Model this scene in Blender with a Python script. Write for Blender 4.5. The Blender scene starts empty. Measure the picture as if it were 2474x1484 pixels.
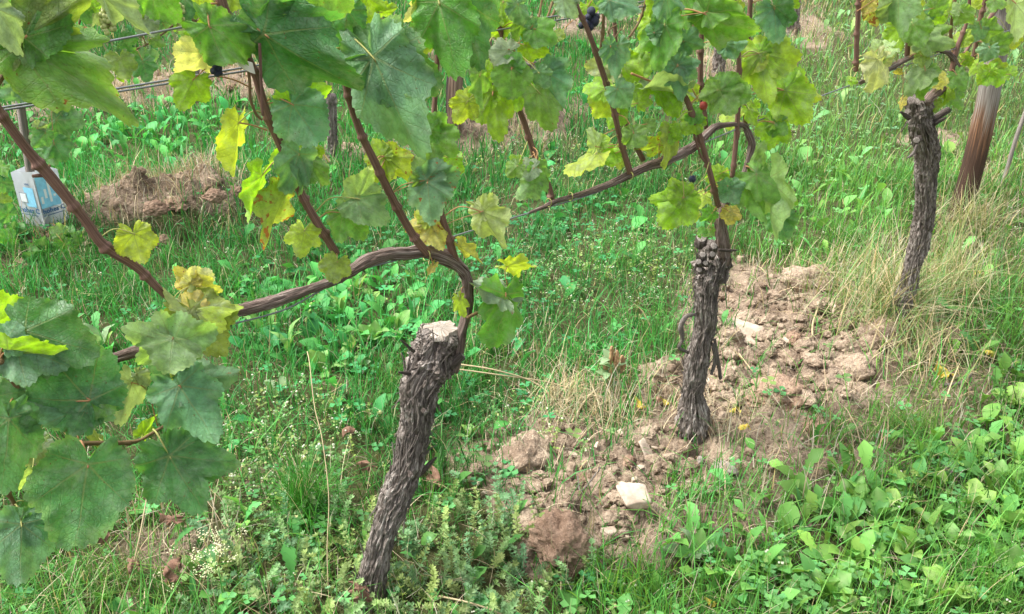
import bpy, bmesh, math, random
import numpy as np
from mathutils import Matrix, Vector
random.seed(7); rng = np.random.default_rng(7)
D = bpy.data; SC = bpy.context.scene; COL = SC.collection
R = math.radians

# ------------------------------------------------------------------ camera
H = 1.5; PITCH = R(27.5); F = 2142.0; CU, CV = 1236.5, 742.0
cp, sp_ = math.cos(PITCH), math.sin(PITCH)
cd = D.cameras.new('camera'); cd.lens = 36 * F / 2473; cd.sensor_width = 36
cd.clip_start = 0.05; cd.clip_end = 400
cam = D.objects.new('camera', cd); COL.objects.link(cam)
cam.location = (0, 0, H); cam.rotation_euler = (R(90) - PITCH, 0, 0); SC.camera = cam
# ------------------------------------------------------------------ sky and sun (bright overcast, light from behind the row, left)
SUN_EL, SUN_AZ = R(58), R(-88)          # azimuth measured from +Y towards +X
w = D.worlds.new('World'); SC.world = w; w.use_nodes = True
wn = w.node_tree; bg = wn.nodes['Background']
sky = wn.nodes.new('ShaderNodeTexSky'); sky.sky_type = 'NISHITA'; sky.sun_disc = False
sky.sun_elevation = SUN_EL; sky.sun_rotation = SUN_AZ; sky.air_density = 1.0; sky.dust_density = 4.0; sky.ozone_density = 1.0
hs = wn.nodes.new('ShaderNodeHueSaturation'); hs.inputs['Saturation'].default_value = 0.25
wn.links.new(sky.outputs[0], hs.inputs['Color']); wn.links.new(hs.outputs[0], bg.inputs[0])
bg.inputs[1].default_value = 0.11
sl = D.lights.new('sun', 'SUN'); sl.energy = 1.5; sl.angle = R(20); sl.color = (1, 0.97, 0.9)
sun = D.objects.new('sun', sl); COL.objects.link(sun)
sd = Vector((math.sin(SUN_AZ) * math.cos(SUN_EL), math.cos(SUN_AZ) * math.cos(SUN_EL), math.sin(SUN_EL)))
sun.rotation_euler = sd.to_track_quat('Z', 'Y').to_euler(); sun.location = (0, 0, 6)
SC.view_settings.view_transform = 'Standard'; SC.view_settings.look = 'None'
SC.view_settings.exposure = 1.88; SC.view_settings.gamma = 1

# ------------------------------------------------------------------ geometry of the place
def ray(u, v):
    a, b = (u - CU) / F, (v - CV) / F
    return Vector((a, cp - b * sp_, -(sp_ + b * cp)))
CAM = Vector((0, 0, H))
def ground(u, v, z=0.0):
    d = ray(u, v); return CAM + d * ((z - H) / d.z)
ROWD = Vector((0.809, 0.588, 0)); ROWN = Vector((0.588, -0.809, 0))      # normal points to the camera
P1 = ground(898, 1445)
ROW2P = ground(110, 600); ROW2D = Vector((0.75, 0.66, 0)).normalized(); ROW2N = Vector((ROW2D.y, -ROW2D.x, 0))
def onplane(u, v, p0, n, off=0.0):
    d = ray(u, v); p = p0 + n * off
    return CAM + d * ((p - CAM).dot(n) / d.dot(n))
def row(u, v, off=0.0): return onplane(u, v, P1, ROWN, off)
def row2(u, v, off=0.0): return onplane(u, v, ROW2P, ROW2N, off)
def depth(p): return (p - CAM).dot(Vector((0, cp, -sp_)))
def pxsize(p, n): return n * depth(p) / F
def proj(X, Y, Z=0.0):
    dep = Y * cp + (H - Z) * sp_
    yy = (H - Z) * cp - Y * sp_
    dep = np.maximum(dep, 1e-3)
    return CU + F * X / dep, CV + F * yy / dep

# ------------------------------------------------------------------ noise
def _h(x, y, z, s):
    n = (x * 374761393 + y * 668265263 + z * 1274126177 + s * 974711) & 0xffffffff
    n = ((n ^ (n >> 13)) * 1274126177) & 0xffffffff
    n = ((n ^ (n >> 16)) * 2246822519) & 0xffffffff
    return ((n ^ (n >> 15)) & 0xffffff) / float(0xffffff)
def noise(p, s=0):
    p = np.asarray(p, float); i = np.floor(p).astype(np.int64); f = p - i; f = f * f * (3 - 2 * f)
    r = 0
    for dx in (0, 1):
        for dy in (0, 1):
            for dz in (0, 1):
                wgt = (f[..., 0] if dx else 1 - f[..., 0]) * (f[..., 1] if dy else 1 - f[..., 1]) * (f[..., 2] if dz else 1 - f[..., 2])
                r = r + wgt * _h(i[..., 0] + dx, i[..., 1] + dy, i[..., 2] + dz, s)
    return r * 2 - 1
def fbm(p, o=4, s=0, g=0.5):
    r = 0; a = 1.0; p = np.asarray(p, float)
    for k in range(o):
        r = r + a * noise(p * (2.03 ** k) + 17.3 * k, s + k); a *= g
    return r
def n2(x, y, f, s=0, o=3):
    return fbm(np.stack([x * f, y * f, np.zeros_like(x) + s * 3.7], -1), o, s)
def blob(u, v, cu, cv, ru, rv, ang=0.0):
    a = R(ang); du, dv = u - cu, v - cv
    x = (du * math.cos(a) + dv * math.sin(a)) / ru; y = (-du * math.sin(a) + dv * math.cos(a)) / rv
    return np.clip(1.35 - np.sqrt(x * x + y * y), 0, 0.7) / 0.7
def blobs(u, v, L):
    r = np.zeros_like(u)
    for b in L: r = np.maximum(r, blob(u, v, *b[:5]) * (b[5] if len(b) > 5 else 1))
    return r
# maps of the ground, written in the photograph's ground footprint
SOIL = [(1400, 1200, 240, 150, 30), (1330, 1310, 90, 90, 0), (1640, 1090, 220, 90, -20), (1850, 800, 200, 130, 25),
        (2060, 800, 160, 90, 20), (1990, 900, 160, 100, 0), (1700, 960, 140, 90, 0), (2200, 960, 190, 60, 0, .3), (1880, 1080, 130, 90, 20, .7), (1790, 1270, 160, 60, 0, .6),
        (330, 530, 120, 45, -8), (480, 500, 110, 50, -5),  (560, 205, 150, 30, 0), (330, 225, 200, 30, -5), (1160, 320, 90, 50, 0), (1300, 300, 70, 40, 0),
        (1740, 175, 60, 35, 0), (1950, 75, 50, 40, 0), (810, 395, 60, 24, 0), (1150, 1120, 80, 60, 0, .5), (440, 1330, 170, 50, 0, .5), (2260, 335, 100, 18, 0, .8),
        (640, 1160, 120, 40, 0, .35), (2100, 1130, 120, 40, 0, .5), (1520, 1330, 120, 60, 0, .7), (1420, 50, 60, 40, 0, .6)]
DRY = [(330, 540, 170, 60, 0, .5), (500, 490, 130, 70, 0, .5), (90, 640, 140, 40, 0, .2), (330, 225, 220, 40, 0), (560, 200, 170, 40, 0), (1440, 960, 170, 70, 10), (2130, 690, 120, 110, 0), (2300, 620, 160, 110, 0, .9), (2240, 860, 90, 60, 0), (1900, 690, 110, 50, 0, .8),
       (500, 440, 70, 35, 0), (400, 520, 220, 60, 0, .7), (1250, 900, 180, 40, 0, .5), (650, 160, 70, 50, 0), (1250, 320, 120, 50, 0, .8), (1740, 150, 70, 50, 0), (1940, 80, 60, 60, 0), (2380, 480, 120, 160, 0, .5), (430, 1290, 150, 60, 0, .4), (2200, 1050, 200, 70, 0, .3), (1640, 990, 80, 50, 0, .5)]
GAL = [(950, 1420, 420, 150, 0), (700, 1300, 200, 110, 0, .7), (1200, 1290, 110, 90, 0), (1150, 1500, 220, 90, 0)]
CHICK = [(700, 1060, 170, 120, 0), (1450, 680, 200, 120, 0), (1420, 410, 230, 70, 0, .9), (1250, 1060, 90, 80, 0, .6), (2200, 150, 330, 130, 0, .6), (1600, 60, 200, 60, 0, .5), (600, 1180, 150, 80, 0, .8)]
BROAD = [(320, 330, 260, 75, 0), (800, 770, 230, 140, 0), (2150, 1300, 420, 190, -8), (2440, 960, 60, 90, 0), (1950, 1420, 250, 90, 0, .8), (1900, 470, 260, 120, 0, .3),
         (250, 860, 160, 60, 0, .6), (1300, 520, 200, 60, 0, .5), (1780, 1400, 110, 60, 0, .7), (80, 420, 120, 120, 0, .6), (2330, 1110, 160, 60, 0)]
CLOV = [(1350, 560, 220, 60, 0), (1000, 640, 170, 60, 0), (2000, 1450, 240, 60, 0), (1250, 760, 120, 110, 0, .7), (2200, 1180, 250, 60, 0, .7), (2000, 330, 250, 150, 0, .4), (1180, 1010, 90, 40, 0, .7), (2300, 1080, 200, 60, 0, .6)]
THIN = [(2130, 1040, 330, 90, 0), (1900, 1150, 200, 90, 0), (1790, 1290, 150, 60, 0), (2380, 930, 130, 60, 0), (420, 1330, 150, 60, 0), (1580, 1360, 130, 40, 0), (1750, 700, 90, 60, 0)]
TF = ground(1665, 1120); MB = [(ground(300, 560), .16, .09), (ground(400, 550), .17, .10), (ground(500, 520), .18, .11), (ground(1165, 325), .2, .08), (ground(1290, 305), .18, .08)]
def gz(X, Y):
    X = np.asarray(X, float); Y = np.asarray(Y, float)
    u, v = proj(X, Y)
    inb = (Y > 0.3)
    m = blobs(u, v, SOIL) * inb
    far = np.clip((Y - 2.6) / 1.5, 0, 1)
    # banked soil strips along each row
    d1 = (X - P1.x) * ROWN.x + (Y - P1.y) * ROWN.y
    d2 = (X - ROW2P.x) * ROW2N.x + (Y - ROW2P.y) * ROW2N.y
    s1 = (X - P1.x) * ROWD.x + (Y - P1.y) * ROWD.y
    z = 0.014 * np.exp(-(d1 / .25) ** 2) * np.clip(s1 * 2, 0, 1) + 0.07 * np.exp(-((d2 + .12) / .2) ** 2) + 0.06 * np.exp(-((d2 + 2.3) / .3) ** 2)
    z = z + m * (0.006 + 0.035 * np.abs(n2(X, Y, 8, 3)) + 0.026 * n2(X, Y, 20, 5, 4) * (1 - .3 * far))
    for c_, r_, h_ in MB:
        z = z + h_ * np.exp(-(((X - c_.x) ** 2 + (Y - c_.y) ** 2) / r_ ** 2) ** 1.5) * (1 + .5 * n2(X, Y, 11, 8, 3))
    z = z - .035 * np.exp(-((X - TF[0]) ** 2 + (Y - TF[1]) ** 2) / .09 ** 2) + 0.012 * n2(X, Y, 2.2, 1, 2)
    return z
def gpt(u, v, dz=0.0):
    p = ground(u, v)
    for _ in range(4):
        z = float(gz(np.array([p.x]), np.array([p.y]))[0]); p = ground(u, v, z)
    p.z = z + dz
    return p

# ------------------------------------------------------------------ materials
def newmat(name):
    m = D.materials.new(name); m.use_nodes = True; nt = m.node_tree; nt.nodes.clear()
    return m, nt
class NT:
    def __init__(s, nt): s.nt = nt
    def n(s, t, **k):
        x = s.nt.nodes.new(t)
        for a, b in k.items(): setattr(x, a, b)
        return x
    def l(s, a, b): s.nt.links.new(a, b)
    def put(s, sock, val):
        if isinstance(val, bpy.types.NodeSocket): s.l(val, sock)
        elif isinstance(val, (tuple, list)) and len(val) == 3 and sock.type == 'RGBA': sock.default_value = (*val, 1)
        else: sock.default_value = val
    def math(s, op, a, b=None, c=None, clamp=False):
        x = s.n('ShaderNodeMath', operation=op); x.use_clamp = clamp
        s.put(x.inputs[0], a)
        if b is not None: s.put(x.inputs[1], b)
        if c is not None: s.put(x.inputs[2], c)
        return x.outputs[0]
    def mix(s, f, a, b, t='MIX'):
        x = s.n('ShaderNodeMix', data_type='RGBA', blend_type=t)
        s.put(x.inputs[0], f); s.put(x.inputs[6], a); s.put(x.inputs[7], b); return x.outputs[2]
    def noise(s, vec, scale, detail=4, rough=.55):
        x = s.n('ShaderNodeTexNoise'); x.inputs['Scale'].default_value = scale; x.inputs['Detail'].default_value = detail; x.inputs['Roughness'].default_value = rough
        if vec is not None: s.l(vec, x.inputs['Vector'])
        return x.outputs['Fac']
    def step(s, v, a, b, lo=0.0, hi=1.0):
        x = s.n('ShaderNodeMapRange'); x.interpolation_type = 'SMOOTHSTEP'
        s.put(x.inputs['Value'], v); s.put(x.inputs['From Min'], a); s.put(x.inputs['From Max'], b); s.put(x.inputs['To Min'], lo); s.put(x.inputs['To Max'], hi)
        return x.outputs[0]
    def scale(s, vec, sc):
        x = s.n('ShaderNodeMapping'); s.l(vec, x.inputs[0]); x.inputs['Scale'].default_value = sc; return x.outputs[0]
    def out(s, sh):
        o = s.n('ShaderNodeOutputMaterial'); s.l(sh, o.inputs[0])
    def bsdf(s, col, rough, bump=None, bd=.01, spec=.3, bs=1.0):
        b = s.n('ShaderNodeBsdfPrincipled'); s.put(b.inputs['Base Color'], col); s.put(b.inputs['Roughness'], rough); b.inputs['Specular IOR Level'].default_value = spec
        if bump is not None:
            k = s.n('ShaderNodeBump'); k.inputs['Distance'].default_value = bd; k.inputs['Strength'].default_value = bs; s.l(bump, k.inputs['Height']); s.l(k.outputs[0], b.inputs['Normal'])
        return b

def mat_soil(name, light, dark, green=False):
    m, nt = newmat(name); t = NT(nt)
    g = t.n('ShaderNodeNewGeometry').outputs['Position']; oi = t.n('ShaderNodeObjectInfo')
    a = t.noise(g, 7, 5, .6); b = t.noise(g, 60, 5, .65); c = t.noise(g, 220, 3, .6)
    f = t.step(t.math('ADD', t.math('MULTIPLY', a, .55), t.math('MULTIPLY', b, .45)), .41, .60)
    col = t.mix(f, dark, light)
    col = t.mix(t.step(c, .62, .75), col, tuple(min(1, x * 1.45) for x in light))
    col = t.mix(t.step(c, .42, .3, 0, .6), col, tuple(x * .6 for x in dark))  # low spots of the bump darkened, cavity shade put into the colour
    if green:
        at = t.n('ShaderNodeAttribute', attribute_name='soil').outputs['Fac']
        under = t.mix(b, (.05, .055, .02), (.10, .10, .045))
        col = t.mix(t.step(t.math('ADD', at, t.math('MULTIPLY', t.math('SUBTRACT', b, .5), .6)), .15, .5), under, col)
    v = t.n('ShaderNodeTexVoronoi'); v.inputs['Scale'].default_value = 90; t.l(g, v.inputs['Vector'])
    bump = t.math('ADD', t.math('MULTIPLY', b, 1.0), t.math('ADD', t.math('MULTIPLY', c, .5), t.math('MULTIPLY', v.outputs['Distance'], -.5)))
    t.out(t.bsdf(col, .95, bump, .012, .1).outputs[0]); return m
def mat_stone(name, a_, b_):
    m, nt = newmat(name); t = NT(nt); g = t.n('ShaderNodeNewGeometry').outputs['Position']
    n = t.noise(g, 35, 5, .6); f = t.noise(g, 150, 4, .6); c = t.mix(t.step(n, .35, .65), b_, a_); c = t.mix(t.step(f, .66, .72, 0, .7), c, (.22, .15, .10))
    t.out(t.bsdf(c, .8, t.math('ADD', n, t.math('MULTIPLY', f, .4)), .003, .25).outputs[0]); return m
M_GROUND = mat_soil('ground soil', (.34, .262, .19), (.16, .115, .083), True)
M_CLOD = mat_soil('soil clod', (.44, .34, .25), (.21, .15, .105))
M_CLODR = mat_soil('red soil clod', (.40, .275, .195), (.24, .155, .105))
M_STONE = mat_stone('pale limestone', (.56, .46, .36), (.44, .34, .26))
M_STONEG = mat_stone('grey stone', (.36, .31, .28), (.22, .18, .165))

def mat_veg(name, trans=.35, rough=.5, spec=.25):
    m, nt = newmat(name); t = NT(nt)
    c = t.n('ShaderNodeAttribute', attribute_name='Col').outputs['Color']
    b = t.bsdf(c, rough, spec=spec); tr = t.n('ShaderNodeBsdfTranslucent')
    t.l(t.mix(1.0, c, (1.0, 1.0, .55), 'MULTIPLY'), tr.inputs[0])
    mx = t.n('ShaderNodeMixShader'); mx.inputs[0].default_value = trans
    t.l(b.outputs[0], mx.inputs[1]); t.l(tr.outputs[0], mx.inputs[2]); t.out(mx.outputs[0]); return m
M_VEG = mat_veg('green weeds'); M_DRY = mat_veg('dry grass', .2, .7, .15)

# grape leaf: veins worked out from leaf coordinates
VA = [0, R(50), -R(50), R(102), -R(102)]; VL = [1.0, .80, .80, .56, .56]
def mat_leaf():
    m, nt = newmat('grape leaf'); t = NT(nt)
    at = t.n('ShaderNodeAttribute', attribute_name='lf').outputs['Vector']      # x, y, edge fraction
    sx = t.n('ShaderNodeSeparateXYZ'); t.l(at, sx.inputs[0]); x, y, e = sx.outputs
    oi = t.n('ShaderNodeObjectInfo')
    cmb = t.n('ShaderNodeCombineXYZ'); t.l(x, cmb.inputs[0]); t.l(y, cmb.inputs[1]); t.l(t.math('MULTIPLY', oi.outputs['Random'], 37.0), cmb.inputs[2])
    P = cmb.outputs[0]
    wob = t.math('MULTIPLY', t.math('SUBTRACT', t.noise(P, 3.5, 2), .5), .10)
    veins = None; best = None; rib = None
    for a, L in zip(VA, VL):
        dx, dy = math.sin(a), math.cos(a)
        s = t.math('ADD', t.math('MULTIPLY', x, dx), t.math('MULTIPLY', y, dy))
        tt = t.math('ABSOLUTE', t.math('ADD', t.math('SUBTRACT', t.math('MULTIPLY', x, dy), t.math('MULTIPLY', y, dx)), t.math('MULTIPLY', wob, s)))
        wdt = t.math('MAXIMUM', t.math('MULTIPLY_ADD', s, -.016 / L, .0185), .003)
        on = t.math('GREATER_THAN', s, 0.0)
        mask = t.math('MULTIPLY', t.math('SUBTRACT', 1.0, t.step(t.math('DIVIDE', tt, wdt), .5, 1.3)), on)
        # side veins in this vein's sector
        fr = t.math('FRACT', t.math('DIVIDE', t.math('SUBTRACT', s, t.math('MULTIPLY', tt, .75)), .15))
        dd = t.math('ABSOLUTE', t.math('SUBTRACT', fr, .5))
        sec = t.math('MULTIPLY', t.math('SUBTRACT', 1.0, t.step(dd, .015, .07)), on)
        key = t.math('DIVIDE', tt, t.math('MAXIMUM', s, .02))
        key = t.math('ADD', key, t.math('MULTIPLY', t.math('LESS_THAN', s, .01), 50))
        if best is None: best, rib, veins = key, sec, mask
        else:
            less = t.math('LESS_THAN', key, best)
            rib = t.math('ADD', t.math('MULTIPLY', less, sec), t.math('MULTIPLY', t.math('SUBTRACT', 1.0, less), rib))
            best = t.math('MINIMUM', best, key); veins = t.math('MAXIMUM', veins, mask)
    net = t.n('ShaderNodeTexVoronoi', feature='DISTANCE_TO_EDGE'); net.inputs['Scale'].default_value = 17; t.l(P, net.inputs['Vector'])
    netm = t.math('SUBTRACT', 1.0, t.step(net.outputs['Distance'], .02, .12))
    base = oi.outputs['Color']
    mott = t.noise(P, 4, 4, .6); fine = t.noise(P, 28, 4, .7)
    hsv = t.n('ShaderNodeHueSaturation'); t.l(base, hsv.inputs['Color'])
    t.put(hsv.inputs['Value'], t.step(mott, .35, .65, .76, 1.22)); t.put(hsv.inputs['Hue'], t.step(fine, .3, .7, .49, .51))
    c = hsv.outputs[0]
    # yellowing along the margin and in blotches, on each leaf to its own degree
    yel = t.mix(1.0, c, (.20, .10, .0), 'ADD')
    yf = t.math('MULTIPLY', t.step(t.math('ADD', e, t.math('MULTIPLY', t.math('SUBTRACT', mott, .5), 1.2)), .72, 1.3), t.math('MULTIPLY_ADD', oi.outputs['Random'], .5, -.05, clamp=True))
    c = t.mix(yf, c, yel)
    c = t.mix(t.math('MULTIPLY', netm, .16), c, t.mix(1.0, c, (.55, .6, .4), 'MULTIPLY'))
    vcol = t.mix(.55, c, (.36, .42, .14))
    c = t.mix(t.math('MULTIPLY', rib, .22), c, vcol); c = t.mix(t.math('MULTIPLY', veins, .85), c, vcol)
    # pale grey green patches laid over the blade by noise
    c = t.mix(t.step(t.noise(P, 3.2, 6, .75), .45, .72, 0, .45), c, (.34, .42, .33))
    # brown and red patches, amount in the object's alpha
    dmg = t.math('SUBTRACT', 1.0, oi.outputs['Alpha'])
    sp = t.noise(P, 5.5, 5, .65)
    th = t.math('MULTIPLY_ADD', dmg, -.38, .77)
    sf = t.step(t.math('ADD', sp, t.math('MULTIPLY', e, .1)), th, t.math('ADD', th, .05))
    brown = t.mix(fine, (.26, .06, .03), (.36, .17, .05))
    c = t.mix(sf, c, brown)
    spots = t.step(t.noise(P, 22, 2), .69, .73, 0, .8); c = t.mix(spots, c, (.16, .10, .03))
    back = t.n('ShaderNodeNewGeometry').outputs['Backfacing']
    c2 = t.mix(t.math('MULTIPLY', back, .38), c, t.mix(.5, c, (.38, .46, .26)))
    h = t.math('ADD', t.math('MULTIPLY', veins, -1.0), t.math('ADD', t.math('MULTIPLY', rib, -.6), t.math('ADD', t.math('MULTIPLY', netm, -.45), t.math('MULTIPLY', fine, .4))))
    b = t.bsdf(c2, t.step(mott, .3, .7, .40, .55), h, .0022, .5, .7)
    tr = t.n('ShaderNodeBsdfTranslucent')
    tc = t.mix(1.0, c, (1.3, 1.35, .4), 'MULTIPLY'); tc = t.mix(t.math('MULTIPLY', t.math('MAXIMUM', veins, t.math('MULTIPLY', rib, .5)), .55), tc, t.mix(1.0, tc, (.45, .5, .4), 'MULTIPLY'))
    t.l(tc, tr.inputs[0])
    mx = t.n('ShaderNodeMixShader'); mx.inputs[0].default_value = .5
    t.l(b.outputs[0], mx.inputs[1]); t.l(tr.outputs[0], mx.inputs[2]); t.out(mx.outputs[0]); return m
M_LEAF = mat_leaf()

def mat_wood(name, cols, ls, ar, bd, rough=.85):
    """cols dark->light ; attribute 'bk' = (cos, sin, length in m)"""
    m, nt = newmat(name); t = NT(nt)
    v = t.n('ShaderNodeAttribute', attribute_name='bk').outputs['Vector']
    sv = t.scale(v, (ar, ar, ls)); s2 = t.scale(v, (ar * 3, ar * 3, ls * 2.2)); s3 = t.scale(v, (1, 1, 9))
    a = t.noise(sv, 1, 5, .6); b = t.noise(s2, 1, 4, .6); c = t.noise(s3, 1, 4, .6)
    f = t.math('ADD', t.math('MULTIPLY', a, .5), t.math('ADD', t.math('MULTIPLY', b, .3), t.math('MULTIPLY', c, .2)))
    r = t.n('ShaderNodeValToRGB'); t.l(f, r.inputs[0]); e = r.color_ramp.elements
    e[0].position = .40; e[0].color = (*cols[0], 1); e[1].position = .61; e[1].color = (*cols[-1], 1)
    for i, cc in enumerate(cols[1:-1]):
        q = e.new(.40 + .21 * (i + 1) / (len(cols) - 1)); q.color = (*cc, 1)
    t.out(t.bsdf(r.outputs[0], rough, t.math('ADD', a, t.math('MULTIPLY', b, .7)), bd, .2).outputs[0]); return m
M_BARK = mat_wood('old vine bark', [(.06, .047, .038), (.165, .135, .115), (.32, .275, .245), (.58, .53, .48)], 22, 9, .009)
M_BARKD = mat_wood('dark knotty bark', [(.04, .03, .026), (.13, .10, .085), (.33, .28, .25)], 30, 6, .01)
M_CORD = mat_wood('two year cane bark', [(.06, .038, .03), (.16, .11, .09), (.28, .215, .185), (.46, .41, .37)], 7, 8, .004)
M_CANE = mat_wood('ripe brown cane', [(.10, .055, .042), (.18, .10, .075), (.28, .17, .13)], 12, 5, .0012, .55)
M_CANEO = mat_wood('olive brown cane', [(.10, .065, .032), (.18, .12, .055), (.26, .18, .08)], 10, 4, .0012, .55)
M_PET = mat_wood('pink petiole', [(.30, .10, .06), (.38, .20, .09), (.42, .30, .12)], 10, 3, .0004, .5)
M_PETG = mat_wood('green petiole', [(.22, .20, .06), (.32, .32, .10), (.40, .38, .14)], 10, 3, .0004, .5)
M_CUT = mat_wood('weathered cut wood', [(.20, .15, .11), (.44, .38, .32), (.64, .59, .52)], 60, 8, .004)
M_CUTG = mat_wood('grey cut wood', [(.14, .11, .095), (.30, .26, .23), (.46, .42, .38)], 60, 6, .003)
M_GREYW = mat_wood('weathered stake wood', [(.10, .085, .075), (.22, .19, .165), (.36, .32, .28)], 2.5, 7, .003)

def mat_simple(name, col, rough=.5, metal=0, spec=.5, var=.25, sc=40):
    m, nt = newmat(name); t = NT(nt)
    g = t.n('ShaderNodeTexCoord').outputs['Object']; n = t.noise(g, sc, 4)
    c = t.mix(n, tuple(x * (1 - var) for x in col), tuple(min(1, x * (1 + var)) for x in col))
    b = t.bsdf(c, rough, n, .0008, spec); b.inputs['Metallic'].default_value = metal; t.out(b.outputs[0]); return m
M_WIRE = mat_simple('galvanised wire', (.20, .21, .22), .45, .6)
M_BERRY = mat_simple('blue black grape', (.018, .022, .05), .45, 0, .5, .7, 60)
M_BERRYR = mat_simple('red grape', (.38, .05, .04), .3, 0, .5, .3)
M_BERRYW = mat_simple('white grape', (.42, .44, .16), .35, 0, .5, .3)
M_CLIP = mat_simple('white plastic clip', (.75, .72, .62), .5)
M_WHITE = mat_simple('white carton', (.72, .74, .77), .4, 0, .4, .1)
M_BLUE = mat_simple('blue print', (.03, .12, .28), .5, 0, .3, .2)
M_LBLUE = mat_simple('light blue print', (.25, .55, .80), .45, 0, .3, .35, 50)
M_GREYP = mat_simple('grey print', (.30, .33, .38), .5, 0, .3, .3)
def mat_post():
    m, nt = newmat('post wood with rusty band and dark foot'); t = NT(nt)
    v = t.n('ShaderNodeAttribute', attribute_name='bk').outputs['Vector']; s = t.n('ShaderNodeSeparateXYZ'); t.l(v, s.inputs[0])
    a = t.noise(t.scale(v, (7, 7, 3)), 1, 5, .65); b = t.noise(t.scale(v, (16, 16, 8)), 1, 4)
    z = t.math('ADD', s.outputs[2], t.math('MULTIPLY', t.math('SUBTRACT', t.math('ADD', a, t.math('MULTIPLY', b, .5)), .75), .45))
    grey = t.mix(t.step(a, .35, .65), (.15, .125, .11), (.36, .325, .29)); rust = t.mix(t.step(b, .35, .65), (.10, .06, .04), (.27, .135, .07)); dark = t.mix(b, (.02, .015, .012), (.11, .06, .04))
    c = t.mix(t.step(z, .54, .70), rust, grey); c = t.mix(t.step(z, .42, .58), dark, c)
    c = t.mix(t.step(z, 1.0, 1.06), c, t.mix(b, (.05, .045, .04), (.14, .12, .11)))
    t.out(t.bsdf(c, .85, t.math('ADD', a, b), .004, .2).outputs[0]); return m
M_POST = mat_post()
def mat_post2():
    m, nt = newmat('stake wood with charred side'); t = NT(nt)
    v = t.n('ShaderNodeAttribute', attribute_name='bk').outputs['Vector']; s = t.n('ShaderNodeSeparateXYZ'); t.l(v, s.inputs[0])
    a = t.noise(t.scale(v, (7, 7, 3)), 1, 5, .65); z = t.math('ADD', s.outputs[2], t.math('MULTIPLY', t.math('SUBTRACT', a, .5), .2))
    cc = t.mix(t.step(a, .35, .65), (.09, .055, .04), (.30, .21, .15)); c = t.mix(t.step(z, .38, .46), (.03, .02, .018), cc); c = t.mix(t.step(s.outputs[0], .2, .7), c, cc)
    t.out(t.bsdf(c, .85, a, .004, .2).outputs[0]); return m
M_POST2 = mat_post2()
m_, nt_ = newmat('dead brown leaf'); t_ = NT(nt_)
g_ = t_.n('ShaderNodeTexCoord').outputs['Object']; n_ = t_.noise(g_, 60, 5, .6)
t_.out(t_.bsdf(t_.mix(n_, (.17, .085, .055), (.46, .28, .19)), .7, n_, .004, .2).outputs[0]); M_DEAD = m_

# ------------------------------------------------------------------ mesh and object helpers
W = {}
def mesh_np(name, V, T, mat, attrs=None, smooth=True):
    me = D.meshes.new(name); V = np.asarray(V, np.float32); T = np.asarray(T, np.int32)
    me.vertices.add(len(V)); me.vertices.foreach_set('co', V.ravel())
    me.loops.add(T.size); me.loops.foreach_set('vertex_index', T.ravel())
    k = T.shape[1]; me.polygons.add(len(T)); me.polygons.foreach_set('loop_start', np.arange(len(T), dtype=np.int32) * k)
    me.update(calc_edges=True)
    if smooth: me.polygons.foreach_set('use_smooth', np.ones(len(T), bool))
    for an, (ty, arr) in (attrs or {}).items():
        a = me.attributes.new(an, ty, 'POINT')
        a.data.foreach_set('color' if ty == 'FLOAT_COLOR' else ('vector' if ty == 'FLOAT_VECTOR' else 'value'), np.asarray(arr, np.float32).ravel())
    if mat: me.materials.append(mat)
    return me
def link(name, me, M=None, parent=None):
    o = D.objects.new(name, me); COL.objects.link(o)
    M = M or Matrix.Identity(4)
    if parent is not None:
        o.parent = parent; o.matrix_basis = W[parent.name].inverted() @ M
    else: o.matrix_basis = M
    W[o.name] = M.copy(); return o
def tag(o, label=None, cat=None, group=None, kind=None):
    for k, v in (('label', label), ('category', cat), ('group', group), ('kind', kind)):
        if v: o[k] = v
    return o
def thing(name, loc, label, cat, group=None):
    return tag(link(name, None, Matrix.Translation(loc)), label, cat, group)

def spline(pts, n):
    """Catmull-Rom through (Vector.., radius) rows -> n samples"""
    P = np.array(pts, float); P = np.vstack([2 * P[0] - P[1], P, 2 * P[-1] - P[-2]])
    t = np.linspace(0, len(P) - 3 - 1e-6, n); i = t.astype(int); f = (t - i)[:, None]
    a, b, c, d = P[i], P[i + 1], P[i + 2], P[i + 3]
    return .5 * ((2 * b) + (-a + c) * f + (2 * a - 5 * b + 4 * c - d) * f ** 2 + (-a + 3 * b - 3 * c + d) * f ** 3)
def frames(C):
    T = np.gradient(C, axis=0); T /= np.linalg.norm(T, axis=1)[:, None] + 1e-12
    N = np.zeros_like(T); ref = np.array([0.37, -.8, .47]); n = ref - T[0] * ref.dot(T[0]); n /= np.linalg.norm(n)
    for i in range(len(T)):
        n = n - T[i] * n.dot(T[i]); n /= np.linalg.norm(n); N[i] = n
    return T, N, np.cross(T, N)
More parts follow.
